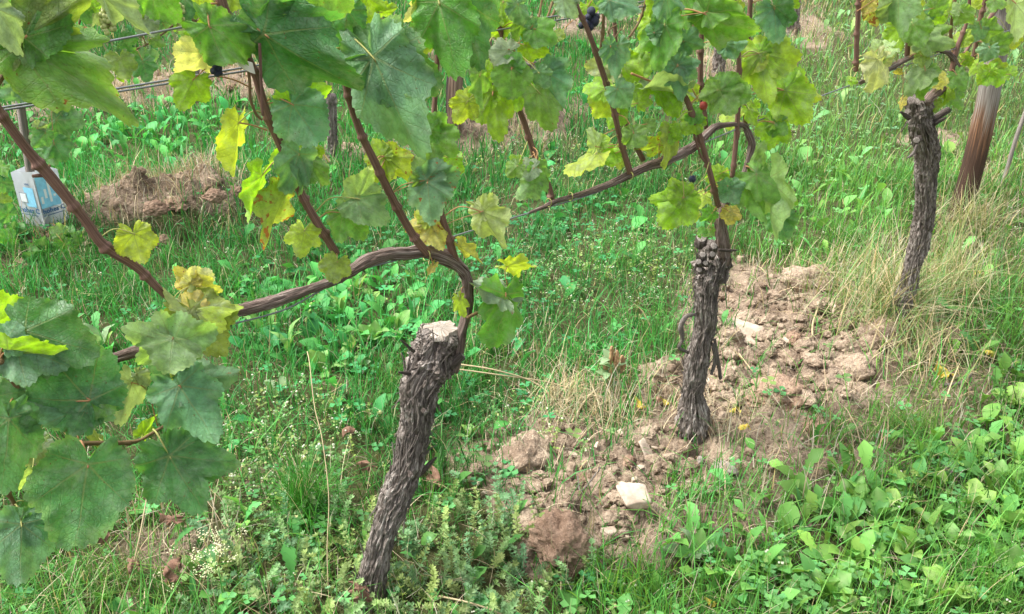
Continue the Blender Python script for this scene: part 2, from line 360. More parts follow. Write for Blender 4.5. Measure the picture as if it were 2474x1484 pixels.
def tube(name, pts, mat, segs=10, n=None, disp=None, cap=True, flat_end=False, origin=None):
    n = n or max(4, len(pts) * 4)
    S = spline(pts, n); C, r = S[:, :3], np.maximum(S[:, 3], 1e-5)
    T, N, B = frames(C); L = np.concatenate([[0], np.cumsum(np.linalg.norm(np.diff(C, axis=0), axis=1))])
    th = np.linspace(0, 2 * math.pi, segs, endpoint=False)
    rr = np.repeat(r[:, None], segs, 1)
    if disp is not None: rr = rr + disp(th[None, :] + 0 * rr, L[:, None] + 0 * rr, rr)
    V = C[:, None, :] + rr[..., None] * (np.cos(th)[None, :, None] * N[:, None, :] + np.sin(th)[None, :, None] * B[:, None, :])
    bk = np.stack([np.cos(th)[None, :] + 0 * rr, np.sin(th)[None, :] + 0 * rr, L[:, None] + 0 * rr], -1)
    V = V.reshape(-1, 3); bk = bk.reshape(-1, 3)
    i = np.arange(n - 1)[:, None] * segs; j = np.arange(segs)[None, :]; j2 = (j + 1) % segs
    q = np.stack([i + j, i + j2, i + segs + j2, i + segs + j], -1).reshape(-1, 4)
    T3 = np.vstack([q[:, [0, 1, 2]], q[:, [0, 2, 3]]])
    V = np.vstack([V, C[0], C[-1] + (0 if flat_end else 1) * T[-1] * r[-1] * .4]); bk = np.vstack([bk, [0, 0, 0], [0, 0, L[-1]]])
    k = len(V); jj = np.arange(segs); b = (n - 1) * segs
    T3 = np.vstack([T3, np.stack([np.full(segs, k - 2), (jj + 1) % segs, jj], 1), np.stack([b + jj, b + (jj + 1) % segs, np.full(segs, k - 1)], 1)])
    if origin is not None: V = V - np.array(origin)
    return mesh_np(name, V, T3, mat, {'bk': ('FLOAT_VECTOR', bk)})
def join_meshes(name, L, mat, attr='bk', ty='FLOAT_VECTOR'):
    V = []; T = []; A = []; o = 0
    for me in L:
        n = len(me.vertices); v = np.empty(n * 3, np.float32); me.vertices.foreach_get('co', v); V.append(v.reshape(-1, 3))
        a = np.empty(n * 3, np.float32); me.attributes[attr].data.foreach_get('vector', a); A.append(a.reshape(-1, 3))
        t = np.empty(len(me.loops), np.int32); me.loops.foreach_get('vertex_index', t); T.append(t.reshape(-1, 3) + o); o += n
        D.meshes.remove(me)
    return mesh_np(name, np.vstack(V), np.vstack(T), mat, {attr: (ty, np.vstack(A))})

def rowpts(L, off=0.0, f=row):
    out = []
    for q in L:
        o = off + (q[3] if len(q) > 3 else 0)
        p = f(q[0], q[1], o); out.append((p.x, p.y, p.z, pxsize(p, q[2])))
    return out
def bark_disp(seed, amp=.16, ridges=9):
    def d(th, L, r):
        tw = L * 2.2 + .5 * noise(np.stack([np.cos(th), np.sin(th), L * 9], -1), seed + 5)
        a = th + tw * .35
        q = np.stack([np.cos(a) * ridges * .42, np.sin(a) * ridges * .42, L * 20], -1)
        q2 = np.stack([np.cos(a) * ridges * 1.1, np.sin(a) * ridges * 1.1, L * 50], -1)
        rid = 1 - np.abs(fbm(q, 2, seed)); rid2 = 1 - np.abs(fbm(q2, 2, seed + 9))
        lump = noise(np.stack([np.cos(th) * 1.3, np.sin(th) * 1.3, L * 16], -1), seed + 3)
        return r * (amp * 2.0 * (rid - .6) + amp * 2.0 * (rid2 - .6) + .13 * lump)
    return d
def knot_disp(seed, amp=.3):
    def d(th, L, r):
        q = np.stack([np.cos(th) * 2.4, np.sin(th) * 2.4, L * 45], -1)
        return r * amp * (fbm(q, 4, seed, .6) * .8 - .45 * np.abs(fbm(np.stack([np.cos(th + L * 20) * 3.5, np.sin(th + L * 20) * 3.5, L * 90], -1), 2, seed + 3)))
    return d
def cane_disp(seed, node=.07, amp=.35):
    def d(th, L, r):
        ph = ((L + seed * .013) % node) / node
        k = np.exp(-((ph - .5) / .05) ** 2)
        return r * (amp * k * (1 + .5 * np.cos(th + seed)) + .05 * noise(np.stack([np.cos(th), np.sin(th), L * 25], -1), seed))
    return d

# ------------------------------------------------------------------ ground
def axis(a, b, st, far, g=1.25):
    mid = list(np.arange(a, b, st)); lo = []; x = a; s = st
    while x > -far: s *= g; x -= s; lo.append(x)
    hi = []; x = b; s = st
    while x < far: hi.append(x); s *= g; x += s
    return np.array(lo[::-1] + mid + hi)
gx = axis(-2.6, 2.6, .016, 120); gy = axis(.6, 5.0, .016, 120)
GX, GY = np.meshgrid(gx, gy); Z = gz(GX, GY)
Z = np.where(np.hypot(GX, GY) > 14, Z * 0.3, Z)
U, Vv = proj(GX, GY); soilm = blobs(U, Vv, SOIL) * (GY > .3)
d2_ = (GX - ROW2P.x) * ROW2N.x + (GY - ROW2P.y) * ROW2N.y
soilm = np.maximum(soilm, .35 * np.exp(-((d2_ + .05) / .22) ** 2)); soilm = np.maximum(soilm, .8 * np.exp(-((d2_ + 2.3) / .3) ** 2))
soilm = np.maximum(soilm, .3 * blobs(U, Vv, THIN) * (GY > .3)); nx, ny = len(gx), len(gy)
i = (np.arange(ny - 1)[:, None] * nx + np.arange(nx - 1)[None, :]).ravel()
me = mesh_np('ground', np.stack([GX, GY, Z], -1).reshape(-1, 3), np.stack([i, i + 1, i + nx + 1, i + nx], 1), M_GROUND, {'soil': ('FLOAT', soilm.ravel())})
tag(link('ground', me), kind='structure')

# ------------------------------------------------------------------ scattered ground cover
class Tpl:
    def __init__(s, V, T, C=None):
        s.V = np.array(V, float); s.T = np.array(T, int); s.C = np.array(C, float) if C is not None else np.zeros((len(V), 4))
def merge(ts):
    V = []; T = []; C = []; o = 0
    for t in ts: V.append(t.V); T.append(t.T + o); C.append(t.C); o += len(t.V)
    return Tpl(np.vstack(V), np.vstack(T), np.vstack(C))
def xf(t, M, tr=(0, 0, 0), C=None):
    return Tpl(t.V @ np.array(M).T + np.array(tr), t.T, C if C is not None else t.C)
def rotm(yaw, tilt=0.0, roll=0.0):
    return np.array(Matrix.Rotation(yaw, 3, 'Z') @ Matrix.Rotation(tilt, 3, 'X') @ Matrix.Rotation(roll, 3, 'Y'))
def blade(bend, levels=3, wid=1.0, kink=0.0):
    V = []; T = []
    for k in range(levels + 1):
        t = k / levels; w_ = wid * (.75 + .5 * t) * (1 - t ** 2.2) if k < levels else 0
        y = bend * t ** 2 + kink * max(0, t - .6) ; z = t * (1 - .35 * abs(bend) * t) - max(0, kink) * max(0, t - .6) * 1.2
        if k < levels: V += [(-w_, y, z), (w_, y, z)]
        else: V += [(0, y, z)]
    for k in range(levels - 1):
        a = 2 * k; T += [(a, a + 1, a + 3), (a, a + 3, a + 2)]
    a = 2 * (levels - 1); T += [(a, a + 1, a + 2)]
    return Tpl(V, T)
def leafstrip(prof, arch, fold=.25, stem=0.0, sw=.02):
    """prof: list of half widths along unit length; arched leaf, lying along +y rising in z"""
    V = []; T = []; n = len(prof)
    for k, w_ in enumerate(prof):
        t = k / (n - 1); ang = arch[0] + (arch[1] - arch[0]) * t
        if k == 0: p = np.array([0., 0, 0])
        else: p = p + np.array([0, math.cos(ang), math.sin(ang)]) / (n - 1)
        up = np.array([0, -math.sin(ang), math.cos(ang)])
        V += [p + np.array([-w_, 0, 0]) + up * fold * w_, p, p + np.array([w_, 0, 0]) + up * fold * w_]
    for k in range(n - 1):
        a = 3 * k
        for q in ((a, a + 1, a + 4), (a, a + 4, a + 3), (a + 1, a + 2, a + 5), (a + 1, a + 5, a + 4)): T.append(q)
    return Tpl(V, T)
DAND = [.03, .03, .07, .05, .11, .07, .14, .10, .17, .15, .19, .13, .07, 0]
DOCK = [.02, .02, .07, .13, .17, .19, .18, .14, .08, 0]
OVAL = [.03, .03, .16, .26, .27, .17, 0]
PLAN = [.02, .04, .07, .085, .08, .05, 0]
def clover():
    ts = []
    st = blade(.25, 2, .025); ts.append(st)
    tip = st.V[-1]
    for k in range(3):
        l = Tpl([(0, 0, 0), (-.17, .22, .05), (0, .36, .02), (.17, .22, .05), (0, .2, -.02)], [(0, 4, 1), (1, 4, 2), (2, 4, 3), (3, 4, 0)])
        ts.append(xf(l, rotm(k * 2.1), tip))
    return merge(ts)
def galium(seed):
    r = random.Random(seed); ts = []; p = np.array([0., 0, 0]); d = np.array([r.uniform(-.25, .25), r.uniform(-.25, .25), 1.])
    n = 6
    for k in range(n):
        q = p + d / np.linalg.norm(d) / n; d = d + np.array([r.uniform(-.25, .25), r.uniform(-.25, .25), -.03])
        s = .010
        ts.append(Tpl([p + (-s, 0, 0), p + (s, 0, 0), q + (s, 0, 0), q + (-s, 0, 0)], [(0, 1, 2), (0, 2, 3)]))
        p = q
        ln = .17 * (1 - .45 * k / n)
        for j in range(7):
            a = j * 6.283 / 7 + k; el = r.uniform(-.1, .5) + .1 * k
            l = Tpl([(0, 0, 0), (-.026, ln * .6, 0), (0, ln, -.01), (.026, ln * .6, 0)], [(0, 1, 2), (0, 2, 3)])
            ts.append(xf(l, rotm(a, el), p))
    return merge(ts)
def sprig(seed, flowers, dens=12):
    r = random.Random(seed); ts = []
    for b in range(3):
        yaw = r.uniform(0, 6.28); tilt = -r.uniform(.1, .9)
        M = rotm(yaw, tilt); ln = r.uniform(.6, 1)
        ts.append(xf(Tpl([(-.008, 0, 0), (.008, 0, 0), (0, 0, ln)], [(0, 1, 2)]), M))
        for k in range(dens // 3 + 1):
            z = ln * r.uniform(.25, 1); p = M @ np.array([0, 0, z]); s = r.uniform(.06, .13)
            l = Tpl([(0, 0, 0), (-.42, .5, .05), (0, 1, 0), (.42, .5, .05)], [(0, 1, 2), (0, 2, 3)])
            ts.append(xf(l, rotm(r.uniform(0, 6.28), r.uniform(-.2, .7)) * s, p))
        if flowers and r.random() < flowers:
            for _ in range(2):
                p = M @ np.array([r.uniform(-.06, .06), r.uniform(-.06, .06), ln * r.uniform(.85, 1.05)]); s = r.uniform(.02, .04)
                c = (.62, .62, .50, 1) if r.random() < .7 else (.45, .46, .2, 1)
                f = Tpl([(-1, 0, 0), (0, -1, 0), (1, 0, 0), (0, 1, 0), (0, 0, .8)], [(0, 1, 4), (1, 2, 4), (2, 3, 4), (3, 0, 4)], [c] * 5)
                ts.append(xf(f, np.eye(3) * s, p))
    return merge(ts)

def sample(n, density_pow=1.0, y0=.72, y1=11.5):
    """ground points; density per square metre falls as Y**-density_pow"""
    uu = rng.random(n * 2); k = 2 - density_pow
    Y = (y0 ** k + uu * (y1 ** k - y0 ** k)) ** (1 / k)
    X = (rng.random(n * 2) * 2 - 1) * (.68 * Y + .55)
    # equalise the constant margin
    keep = rng.random(n * 2) < (.68 * Y + .55) / (Y * 1.45)
    X, Y = X[keep][:n], Y[keep][:n]
    return X, Y
def hsvar(base, n, var=.25, huevar=.12):
    base = np.array(base); m = 1 + (rng.random((n, 1)) - .5) * 2 * var
    h = (rng.random((n, 1)) - .5) * 2 * huevar
    c = base[None, :] * m if base.ndim == 1 else base * m
    c = c * np.hstack([1 + h * 1.6, 1 + h * .2, 1 - h])
    return np.clip(c, 0.003, .95)
def scatter(name, tpls, X, Y, Zo, yaw, tilt, roll, scl, col, mat, label=None):
    n = len(X); Zg = gz(X, Y) + Zo
    ch = rng.integers(0, len(tpls), n); Vs = []; Ts = []; Cs = []; o = 0
    cy, sy, ct, st_, cr, sr = np.cos(yaw), np.sin(yaw), np.cos(tilt), np.sin(tilt), np.cos(roll), np.sin(roll)
    z0 = np.zeros(n); o1 = np.ones(n)
    Rz = np.stack([cy, -sy, z0, sy, cy, z0, z0, z0, o1], -1).reshape(n, 3, 3)
    Rx = np.stack([o1, z0, z0, z0, ct, -st_, z0, st_, ct], -1).reshape(n, 3, 3)
    Ry = np.stack([cr, z0, sr, z0, o1, z0, -sr, z0, cr], -1).reshape(n, 3, 3)
    M = Rz @ Rx @ Ry
    for k, t in enumerate(tpls):
        s = np.where(ch == k)[0]
        if not len(s): continue
        v = np.einsum('nij,nkj->nki', M[s], t.V[None] * scl[s][:, None, :]) + np.stack([X[s], Y[s], Zg[s]], -1)[:, None, :]
        a = t.C[None, :, 3:4]; c = t.C[None, :, :3] * a + col[s][:, None, :] * (1 - a)
        nv = len(t.V); T = t.T[None] + (np.arange(len(s)) * nv)[:, None, None] + o
        Vs.append(v.reshape(-1, 3)); Cs.append(c.reshape(-1, 3)); Ts.append(T.reshape(-1, 3)); o += nv * len(s)
    V = np.vstack(Vs); C = np.hstack([np.vstack(Cs), np.ones((len(V), 1))])
    me = mesh_np(name, V, np.vstack(Ts), mat, {'Col': ('FLOAT_COLOR', C)}, smooth=False)
    return link(name, me)
def maps(X, Y):
    u, v = proj(X, Y)
    # ragged borders
    u = u + 60 * n2(X, Y, 5, 11, 2); v = v + 40 * n2(X, Y, 5, 12, 2)
    return u, v, {k: blobs(u, v, L) for k, L in (('soil', SOIL), ('dry', DRY), ('gal', GAL), ('chick', CHICK), ('broad', BROAD), ('clov', CLOV), ('thin', THIN))}
def rowdist(X, Y):
    return (X - P1.x) * ROWN.x + (Y - P1.y) * ROWN.y
PT = {}
def _patch(n):
    u, v = PT['uv']
    q = np.stack([u / 160., v / 70., 0 * u], -1)
    return np.clip(1 + .38 * fbm(q, 3, 33), .55, 1.5)[:, None]
def greens(u, v, n, bright=1.0):
    """grass colour drifts over the place"""
    PT['uv'] = (u, v)
    lush = np.array([.05, .235, .048]); lime = np.array([.13, .30, .055]); pale = np.array([.17, .28, .10]); dryc = np.array([.30, .30, .13])
    wr = np.clip((u - 1450) / 500, 0, 1)[:, None]; wl = np.clip((v - 1050) / 200, 0, 1)[:, None]
    wp = (np.clip((u - 1750) / 300, 0, 1) * np.clip((480 - v) / 200, 0, 1))[:, None]
    c = lush * (1 - wr * .7) + lime * wr * .7; c = c * (1 - wl * .45) + lime * wl * .45; c = c * (1 - wp * .6) + pale * wp * .6
    return c * bright * _patch(n)
B3 = [blade(b, 3, .5, k) for b, k in ((.1, 0), (.3, 0), (.5, .1), (.75, .3), (.2, .4))]
B2 = [blade(b, 2, .5, 0) for b in (.1, .35, .6)]
def grass(name, n, y0, y1, tpls, hmin, hmax, wmm, dpow, label):
    X, Y = sample(n, dpow, y0, y1); u, v, m = maps(X, Y)
    p = (1 - .86 * m['soil']) * (1 - .80 * m['gal']) * (1 - .55 * m['chick']) * (1 - .35 * m['broad']) * (1 - .35 * m['dry']) * (1 - .6 * m['thin'])
    tuft = n2(X, Y, 7, 21, 2); p = p * np.clip(.75 + .8 * tuft, .15, 1)
    k = rng.random(len(X)) < p; X, Y, u, v = X[k], Y[k], u[k], v[k]; tuft = tuft[k]; dry = m['dry'][k]; n = len(X)
    hgt = (hmin + (hmax - hmin) * rng.random(n) ** 1.5) * np.clip(1 + .5 * tuft, .6, 1.5) * (1 - .25 * np.clip((v - 1150) / 200, 0, 1))
    wd = wmm * .001 * (.7 + .8 * rng.random(n)) * (1 + .16 * np.maximum(Y - 2, 0))
    c = hsvar(greens(u, v, n), n, .38, .2)
    old = rng.random(n) < .07 + .4 * dry; c[old] = hsvar((.38, .34, .19), int(old.sum()), .3)
    o = scatter(name, tpls, X, Y, -.004, rng.random(n) * 6.283, (rng.random(n) - .5) * 1.1, (rng.random(n) - .5) * .6, np.stack([wd, hgt, hgt], 1), c, M_VEG)
    tag(o, label, 'grass', kind='stuff')
grass('grass', 120000, .72, 4.4, B3, .04, .145, 3.0, 1.15, 'fresh green grass growing between the vine rows')
grass('grass', 95000, 4.0, 12.5, B2, .05, .16, 4.6, 1.2, 'greyish green grass far behind in the next alleys')

# long arching blades and tufts
def place_n(n, key, thr=0.0, y0=.72, y1=11.5, dpow=1.2, extra=None):
    X, Y = sample(n, dpow, y0, y1); u, v, m = maps(X, Y)
    p = m[key] if isinstance(key, str) else key(u, v, m)
    k = rng.random(len(X)) < p; return X[k], Y[k], u[k], v[k], {a: b[k] for a, b in m.items()}
X, Y, u, v, m = place_n(14000, lambda u, v, m: .9 * (1 - m['soil']) * (1 - m['gal']) * (1 - .6 * m['thin']), y1=6)
n = len(X); hg = .10 + .12 * rng.random(n)
tag(scatter('long_grass', B3, X, Y, -.004, rng.random(n) * 6.28, (rng.random(n) - .5) * 1.6, 0 * X, np.stack([.0024 + .0014 * rng.random(n), hg * 1.3, hg], 1), hsvar(greens(u, v, n, 1.25), n, .3), M_VEG), 'longer arching green grass blades over the weeds', 'grass', kind='stuff')
# dry grass
X, Y, u, v, m = place_n(80000, lambda u, v, m: np.maximum(m['dry'], .35 * m['thin']), dpow=1.3); n = len(X); hg = .04 + .13 * rng.random(n) ** 1.4
lying = rng.random(n) < .6
tl = np.where(lying, (rng.random(n) - .5) * 2.9, (rng.random(n) - .5) * 1.0)
tag(scatter('dry_grass', B3, X, Y, .012 * rng.random(n), rng.random(n) * 6.28, tl, 0 * X, np.stack([(.0015 + .0018 * rng.random(n)) * (1 + .1 * Y), hg, hg], 1), hsvar((.42, .35, .25), n, .35, .1), M_DRY), 'dry straw coloured grass and litter under the vines', 'dry grass', kind='stuff')
# litter on the whole ground
X, Y = sample(9000, 1.3, .72, 5); n = len(X); hg = .03 + .09 * rng.random(n)
tag(scatter('straw_litter', B3, X, Y, .01 + .03 * rng.random(n), rng.random(n) * 6.28, (rng.random(n) - .5) * 2.9, 0 * X, np.stack([.001 + .001 * rng.random(n), hg, hg], 1), hsvar((.46, .38, .27), n, .35, .08), M_DRY), 'scattered straw and dead stems lying among the weeds', 'straw', kind='stuff')
# broad leaves
BR = [leafstrip(DAND, (1.2, -.1)), leafstrip(DAND, (1.4, .3), .35), leafstrip(DAND, (1.0, -.4), .4), leafstrip(DAND, (.8, .1)), leafstrip(DOCK, (1.3, .2)), leafstrip(OVAL, (1.0, -.2)), leafstrip(PLAN, (1.3, .5))]
X, Y, u, v, m = place_n(24000, lambda u, v, m: np.maximum(m['broad'], .07) * (1 - m['soil']), dpow=1.25); n = len(X)
s = (.035 + .06 * rng.random(n)) * (1 + .08 * Y)
c = hsvar(greens(u, v, n) * np.array([1.5, 1.35, 1.6]), n, .35, .18)
tag(scatter('broadleaf_weeds', BR, X, Y, 0, rng.random(n) * 6.28, rng.random(n) * .5, (rng.random(n) - .5) * .8, np.stack([s, s, s], 1), c, M_VEG), 'broad leaved weeds covering the alley between the rows', 'weeds', kind='stuff')
# clover
X, Y, u, v, m = place_n(30000, lambda u, v, m: np.maximum(m['clov'] * (1 - .5 * m['broad']), .08 * (1 - m['soil'])), dpow=1.3); n = len(X); s = .03 + .035 * rng.random(n)
tag(scatter('clover', [clover()], X, Y, 0, rng.random(n) * 6.28, (rng.random(n) - .5) * .5, (rng.random(n) - .5) * .5, np.stack([s, s, s], 1), hsvar(greens(u, v, n) * np.array([1.3, 1.25, 2.0]), n, .25), M_VEG), 'clover patch with three part leaves in the grass', 'clover', kind='stuff')
# bedstraw
GT = [galium(k) for k in range(6)]
X, Y, u, v, m = place_n(9500, 'gal', dpow=1.0, y1=3); n = len(X); s = .05 + .065 * rng.random(n)
tag(scatter('bedstraw', GT, X, Y, -.005, rng.random(n) * 6.28, (rng.random(n) - .5) * 1.3, (rng.random(n) - .5) * 1.1, np.stack([s, s, s], 1), hsvar((.21, .33, .13), n, .4, .18), M_VEG), 'mat of bedstraw with whorled leaves around the first trunk', 'bedstraw', kind='stuff')
# chickweed-like flowering fuzz
CT = [sprig(k, .4) for k in range(6)]
X, Y, u, v, m = place_n(20000, lambda u, v, m: np.maximum(m['chick'], .05 * (1 - m['soil'])), dpow=1.25); n = len(X); s = .06 + .06 * rng.random(n)
tag(scatter('small_flowering_weeds', CT, X, Y, -.005, rng.random(n) * 6.28, (rng.random(n) - .5) * .8, (rng.random(n) - .5) * .8, np.stack([s, s, s], 1), hsvar((.18, .30, .085), n, .3, .18), M_VEG), 'fine leaved weeds speckled with tiny whitish flower heads', 'weeds', kind='stuff')
# seedlings on the bare soil
CS = [sprig(k + 20, 0, 10) for k in range(3)]
X, Y, u, v, m = place_n(2600, lambda u, v, m: .28 * m['soil'], dpow=1.2, y1=4); n = len(X); s = .03 + .05 * rng.random(n)
tag(scatter('seedlings', CS + [clover()], X, Y, 0, rng.random(n) * 6.28, (rng.random(n) - .5) * .4, 0 * X, np.stack([s, s, s], 1), hsvar((.15, .25, .08), n, .25), M_VEG), 'small green seedlings sprouting on the loose soil', 'seedlings', kind='stuff')

# ------------------------------------------------------------------ soil crumbs, clods and stones
def lump(seed, sub, rough=.35, flat=.8, facet=False):
    bm = bmesh.new(); bmesh.ops.create_icosphere(bm, subdivisions=sub, radius=1)
    V = np.array([v.co[:] for v in bm.verts]); T = np.array([[q.index for q in f.verts] for f in bm.faces]); bm.free()
    if facet:
        r_ = np.random.default_rng(seed); N = np.vstack([np.eye(3), -np.eye(3), r_.choice((-1, 1), (4, 3)) * (.4 + .6 * r_.random((4, 3)))]); N = N + r_.normal(0, .22, N.shape); N /= np.linalg.norm(N, axis=1)[:, None]; dd = np.concatenate([.6 + .25 * r_.random(6), .62 + .25 * r_.random(4)])
        s = (V @ N.T) / dd; V = V / np.maximum(s.max(1), .35)[:, None] ; V = V * (1 + .03 * fbm(V * 3 + seed, 3, seed))[:, None]
    else:
        V = V * (1 + rough * fbm(V * 1.3 + seed * 7.1, 2, seed) + rough * .42 * fbm(V * 4.2 + seed, 3, seed + 4, .6) - rough * .16 * np.abs(fbm(V * 9 + seed, 2, seed + 6)))[:, None]
    V[:, 2] *= flat; return V, T
CR = [Tpl(*lump(k, 1, .4)) for k in range(8)]; CR2 = [Tpl(*lump(k + 30, 2, .4)) for k in range(8)]
def soilp(u, v, m): return np.clip(m['soil'] * 1.25 - .12, 0, 1)
X, Y, u, v, m = place_n(34000, soilp, dpow=1.5); n = len(X); s = .0025 + .008 * rng.random(n) ** 2.5; s = s * (1 + .1 * Y)
o = scatter('soil_crumbs', CR[:4], X, Y, .001, rng.random(n) * 6.28, rng.random(n) * 3, rng.random(n), np.stack([s, s, s * .8], 1), hsvar((.3, .2, .1), n), M_CLOD)
tag(o, 'loose crumbs of dry brown soil on the banks', 'soil', kind='stuff')
X, Y, u, v, m = place_n(6500, soilp, dpow=1.4); n = len(X); s = .007 + .022 * rng.random(n) ** 2.2
o = scatter('small_clods', CR2, X, Y, .002, rng.random(n) * 6.28, rng.random(n) * 3, rng.random(n), np.stack([s * (.8 + .5 * rng.random(n)), s, s * .8], 1), hsvar((.3, .2, .1), n), M_CLOD)
tag(o, 'small brown clods broken out of the soil bank', 'soil', kind='stuff')
o.data.polygons.foreach_set('use_smooth', np.ones(len(o.data.polygons), bool))
CL = []
for k in range(7):
    V_, T_ = lump(k + 60, 4, .34, .75); CL.append(mesh_np('soil_clod', V_, T_, M_CLOD))
CLR = []
for k in range(3):
    V_, T_ = lump(k + 80, 5, .34, .75); CLR.append(mesh_np('soil_clod', V_, T_, M_CLODR))
def clod(u, v, r, me, label, group=None, sc=(1, .9, .8), dz=.25, yaw=None):
    p = gpt(u, v); rr = pxsize(p, r) * 1.12; p.z += rr * dz
    M = Matrix.Translation(p) @ Matrix.Rotation(random.uniform(0, 6.3) if yaw is None else yaw, 4, 'Z') @ Matrix.Diagonal((rr * sc[0], rr * sc[1], rr * sc[2], 1))
    return tag(link('soil_clod', me, M), label, 'soil clod', group)
clod(1345, 1312, 66, CLR[0], 'largest reddish brown clod, low in the front of the loose soil', sc=(1.1, .9, 1.1))
clod(1375, 1370, 48, CLR[1], 'dark reddish clod below the largest clod, at the edge of the grass', sc=(1, .9, 1))
clod(1262, 1112, 50, CL[1], 'rounded pale brown clod at the left end of the loose soil', sc=(1.25, .9, .85))
clod(1600, 905, 42, CL[2], 'flat orange brown clod just left of the second trunk', sc=(1.3, .8, .7))
clod(1800, 785, 32, CL[3], 'smooth rounded tan clod above the pale stone right of the second trunk', sc=(1.1, .9, .9))
clod(1275, 1270, 34, CL[4], 'yellowish clod left of the largest reddish clod', sc=(1, .9, .8))
clod(1150, 1138, 17, CL[5], 'small lone clod between the first trunk and the loose soil')
clod(1950, 690, 48, CL[0], 'broad clod topping the far soil bank near the third vine', sc=(1.2, .9, .8))
clod(1880, 965, 55, CLR[2], 'root bound reddish clod right of the second trunk foot', sc=(1.2, .9, .7))
clod(1965, 1040, 30, CLR[1], 'dark brown clod half sunk in the weeds right of the second trunk')
clod(2060, 900, 42, CL[6], 'brown clod below the dark hollow near the dry grass tuft', sc=(1.1, .9, .9))
clod(2130, 820, 50, CL[2], 'crumbly clod bank beside the dry grass of the third vine', sc=(1.3, .9, .8))
clod(2300, 815, 22, CL[5], 'small brown clod right of the dry grass tuft')
clod(310, 1482, 36, CL[4], 'tan clod showing at the bottom left edge of the ground', sc=(1.4, .8, .6))
clod(300, 500, 38, CL[3], 'round clod on the bank behind the brown cane at left', sc=(1.2, .9, .7))
clod(1160, 320, 50, CL[1], 'weathered soil hump at the foot of the charred stake', sc=(1.4, 1, .6))
n_ = 0
cand = []
for _ in range(6000):
    uu, vv = random.uniform(1120, 2250), random.uniform(620, 1400)
    if blobs(np.array([uu]), np.array([vv]), SOIL)[0] > .8: cand.append((uu, vv))
pl = []
for uu, vv in cand:
    r = random.choice((9, 11, 13, 15, 18, 22, 28)) * (.7 + .3 * (vv / 1200))
    if any((uu - a) ** 2 + ((vv - b) * 1.4) ** 2 < (r + c) ** 2 * .75 for a, b, c in pl): continue
    pl.append((uu, vv, r))
    if len(pl) >= 190: break
for k, (uu, vv, r) in enumerate(pl):
    reg = ('brown clod in the loose soil in front of the second trunk' if uu < 1640 and vv > 1000 else
           'light brown clod in the soil bank between second and third trunk' if uu > 1720 and vv < 1000 else
           'brown clod lying close around the second trunk')
    clod(uu, vv, r, random.choice(CL + CLR[:1]) if r > 14 else random.choice(CL), reg, reg.replace('clod', 'clods'), sc=(random.uniform(.9, 1.3), random.uniform(.7, 1), random.uniform(.6, 1)))
for uu, vv, r in [(300, 520, 24), (380, 510, 26), (450, 545, 26), (520, 480, 24), (330, 575, 22), (280, 590, 18), (500, 555, 20), (60, 640, 18), (250, 560, 30), (350, 545, 26), (430, 500, 28), (490, 470, 26), (540, 520, 30), (470, 560, 22), (400, 590, 20), (210, 590, 22), (570, 470, 20), (520, 200, 18), (560, 215, 14), (480, 195, 14), (330, 215, 16), (250, 230, 14), (600, 190, 14)]:
    reg = 'brown clod on the bank of the row behind at left' if vv > 400 else 'small clod on the farthest soil strip at upper left'
    clod(uu, vv, r, random.choice(CLR), reg, reg.replace('clod', 'clods'))  # darker reddish clods, the bank's shade put into their colour
ST = []
for k in range(5):
    V_, T_ = lump(k + 3, 4, .2, .7, True); ST.append(mesh_np('stone', V_, T_, M_STONE, smooth=False)); 
V_, T_ = lump(9, 3, .2, .7, True); STG = mesh_np('stone', V_, T_, M_STONEG, smooth=False)
def stone(u, v, r, me, label, sc, rot, lift=.35, group=None):
    p = gpt(u, v); rr = pxsize(p, r); p.z += rr * lift
    M = Matrix.Translation(p) @ (Matrix.Rotation(rot[2], 4, 'Z') @ Matrix.Rotation(rot[0], 4, 'X') @ Matrix.Rotation(rot[1], 4, 'Y')) @ Matrix.Diagonal((rr * sc[0], rr * sc[1], rr * sc[2], 1))
    return tag(link('stone', me, M), label, 'stone', group)
stone(1533, 1222, 42, ST[0], 'large angular cream stone in the middle of the loose soil', (1, .9, .7), (.5, .1, .3), .7)
stone(1555, 1098, 24, ST[1], 'flat triangular grey white stone above the large cream stone', (.8, 1.2, .4), (.7, .3, .6), 1)
stone(1475, 1298, 21, ST[2], 'small square cream stone below left of the large cream stone', (1.1, .8, .8), (.3, .2, .5), .7)
stone(1532, 1168, 13, ST[3], 'thin upright pale stone chip just above the large cream stone', (.8, .6, 1.3), (.3, .2, .2), .8)
stone(1545, 1135, 11, ST[4], 'tiny cream stone below the triangular stone', (1, .8, .8), (.3, .2, .9), .7)
stone(1800, 822, 36, ST[1], 'big pale yellow slab stone right of the second trunk', (1.2, 1, .5), (.5, .1, -.4), .7)
stone(1748, 1145, 28, STG, 'grey brown stone right of the second trunk foot', (1.2, .8, .7), (.2, .1, -.2), .7)
stone(1690, 1120, 14, STG, 'narrow upright grey stone touching the second trunk foot', (.6, .7, 1.6), (.2, .1, .2), .8)
stone(1388, 1108, 12, ST[2], 'yellowish stone beside the pale clods left in the loose soil', (1.3, .8, .7), (.2, .3, .2), .9)
stone(1510, 1300, 12, ST[3], 'small tan stone on the lower edge of the loose soil', (1.2, .8, .7), (.2, .3, 1.2), .8)
stone(2065, 835, 14, STG, 'small grey stone on the far soil bank', (1, .8, .7), (.2, .3, 1.2), .8)
stone(1925, 1180, 22, ST[4], 'pale oblong stone sunk in weeds right of the grey stone', (.6, 1.3, .6), (.2, .3, .7), .5)
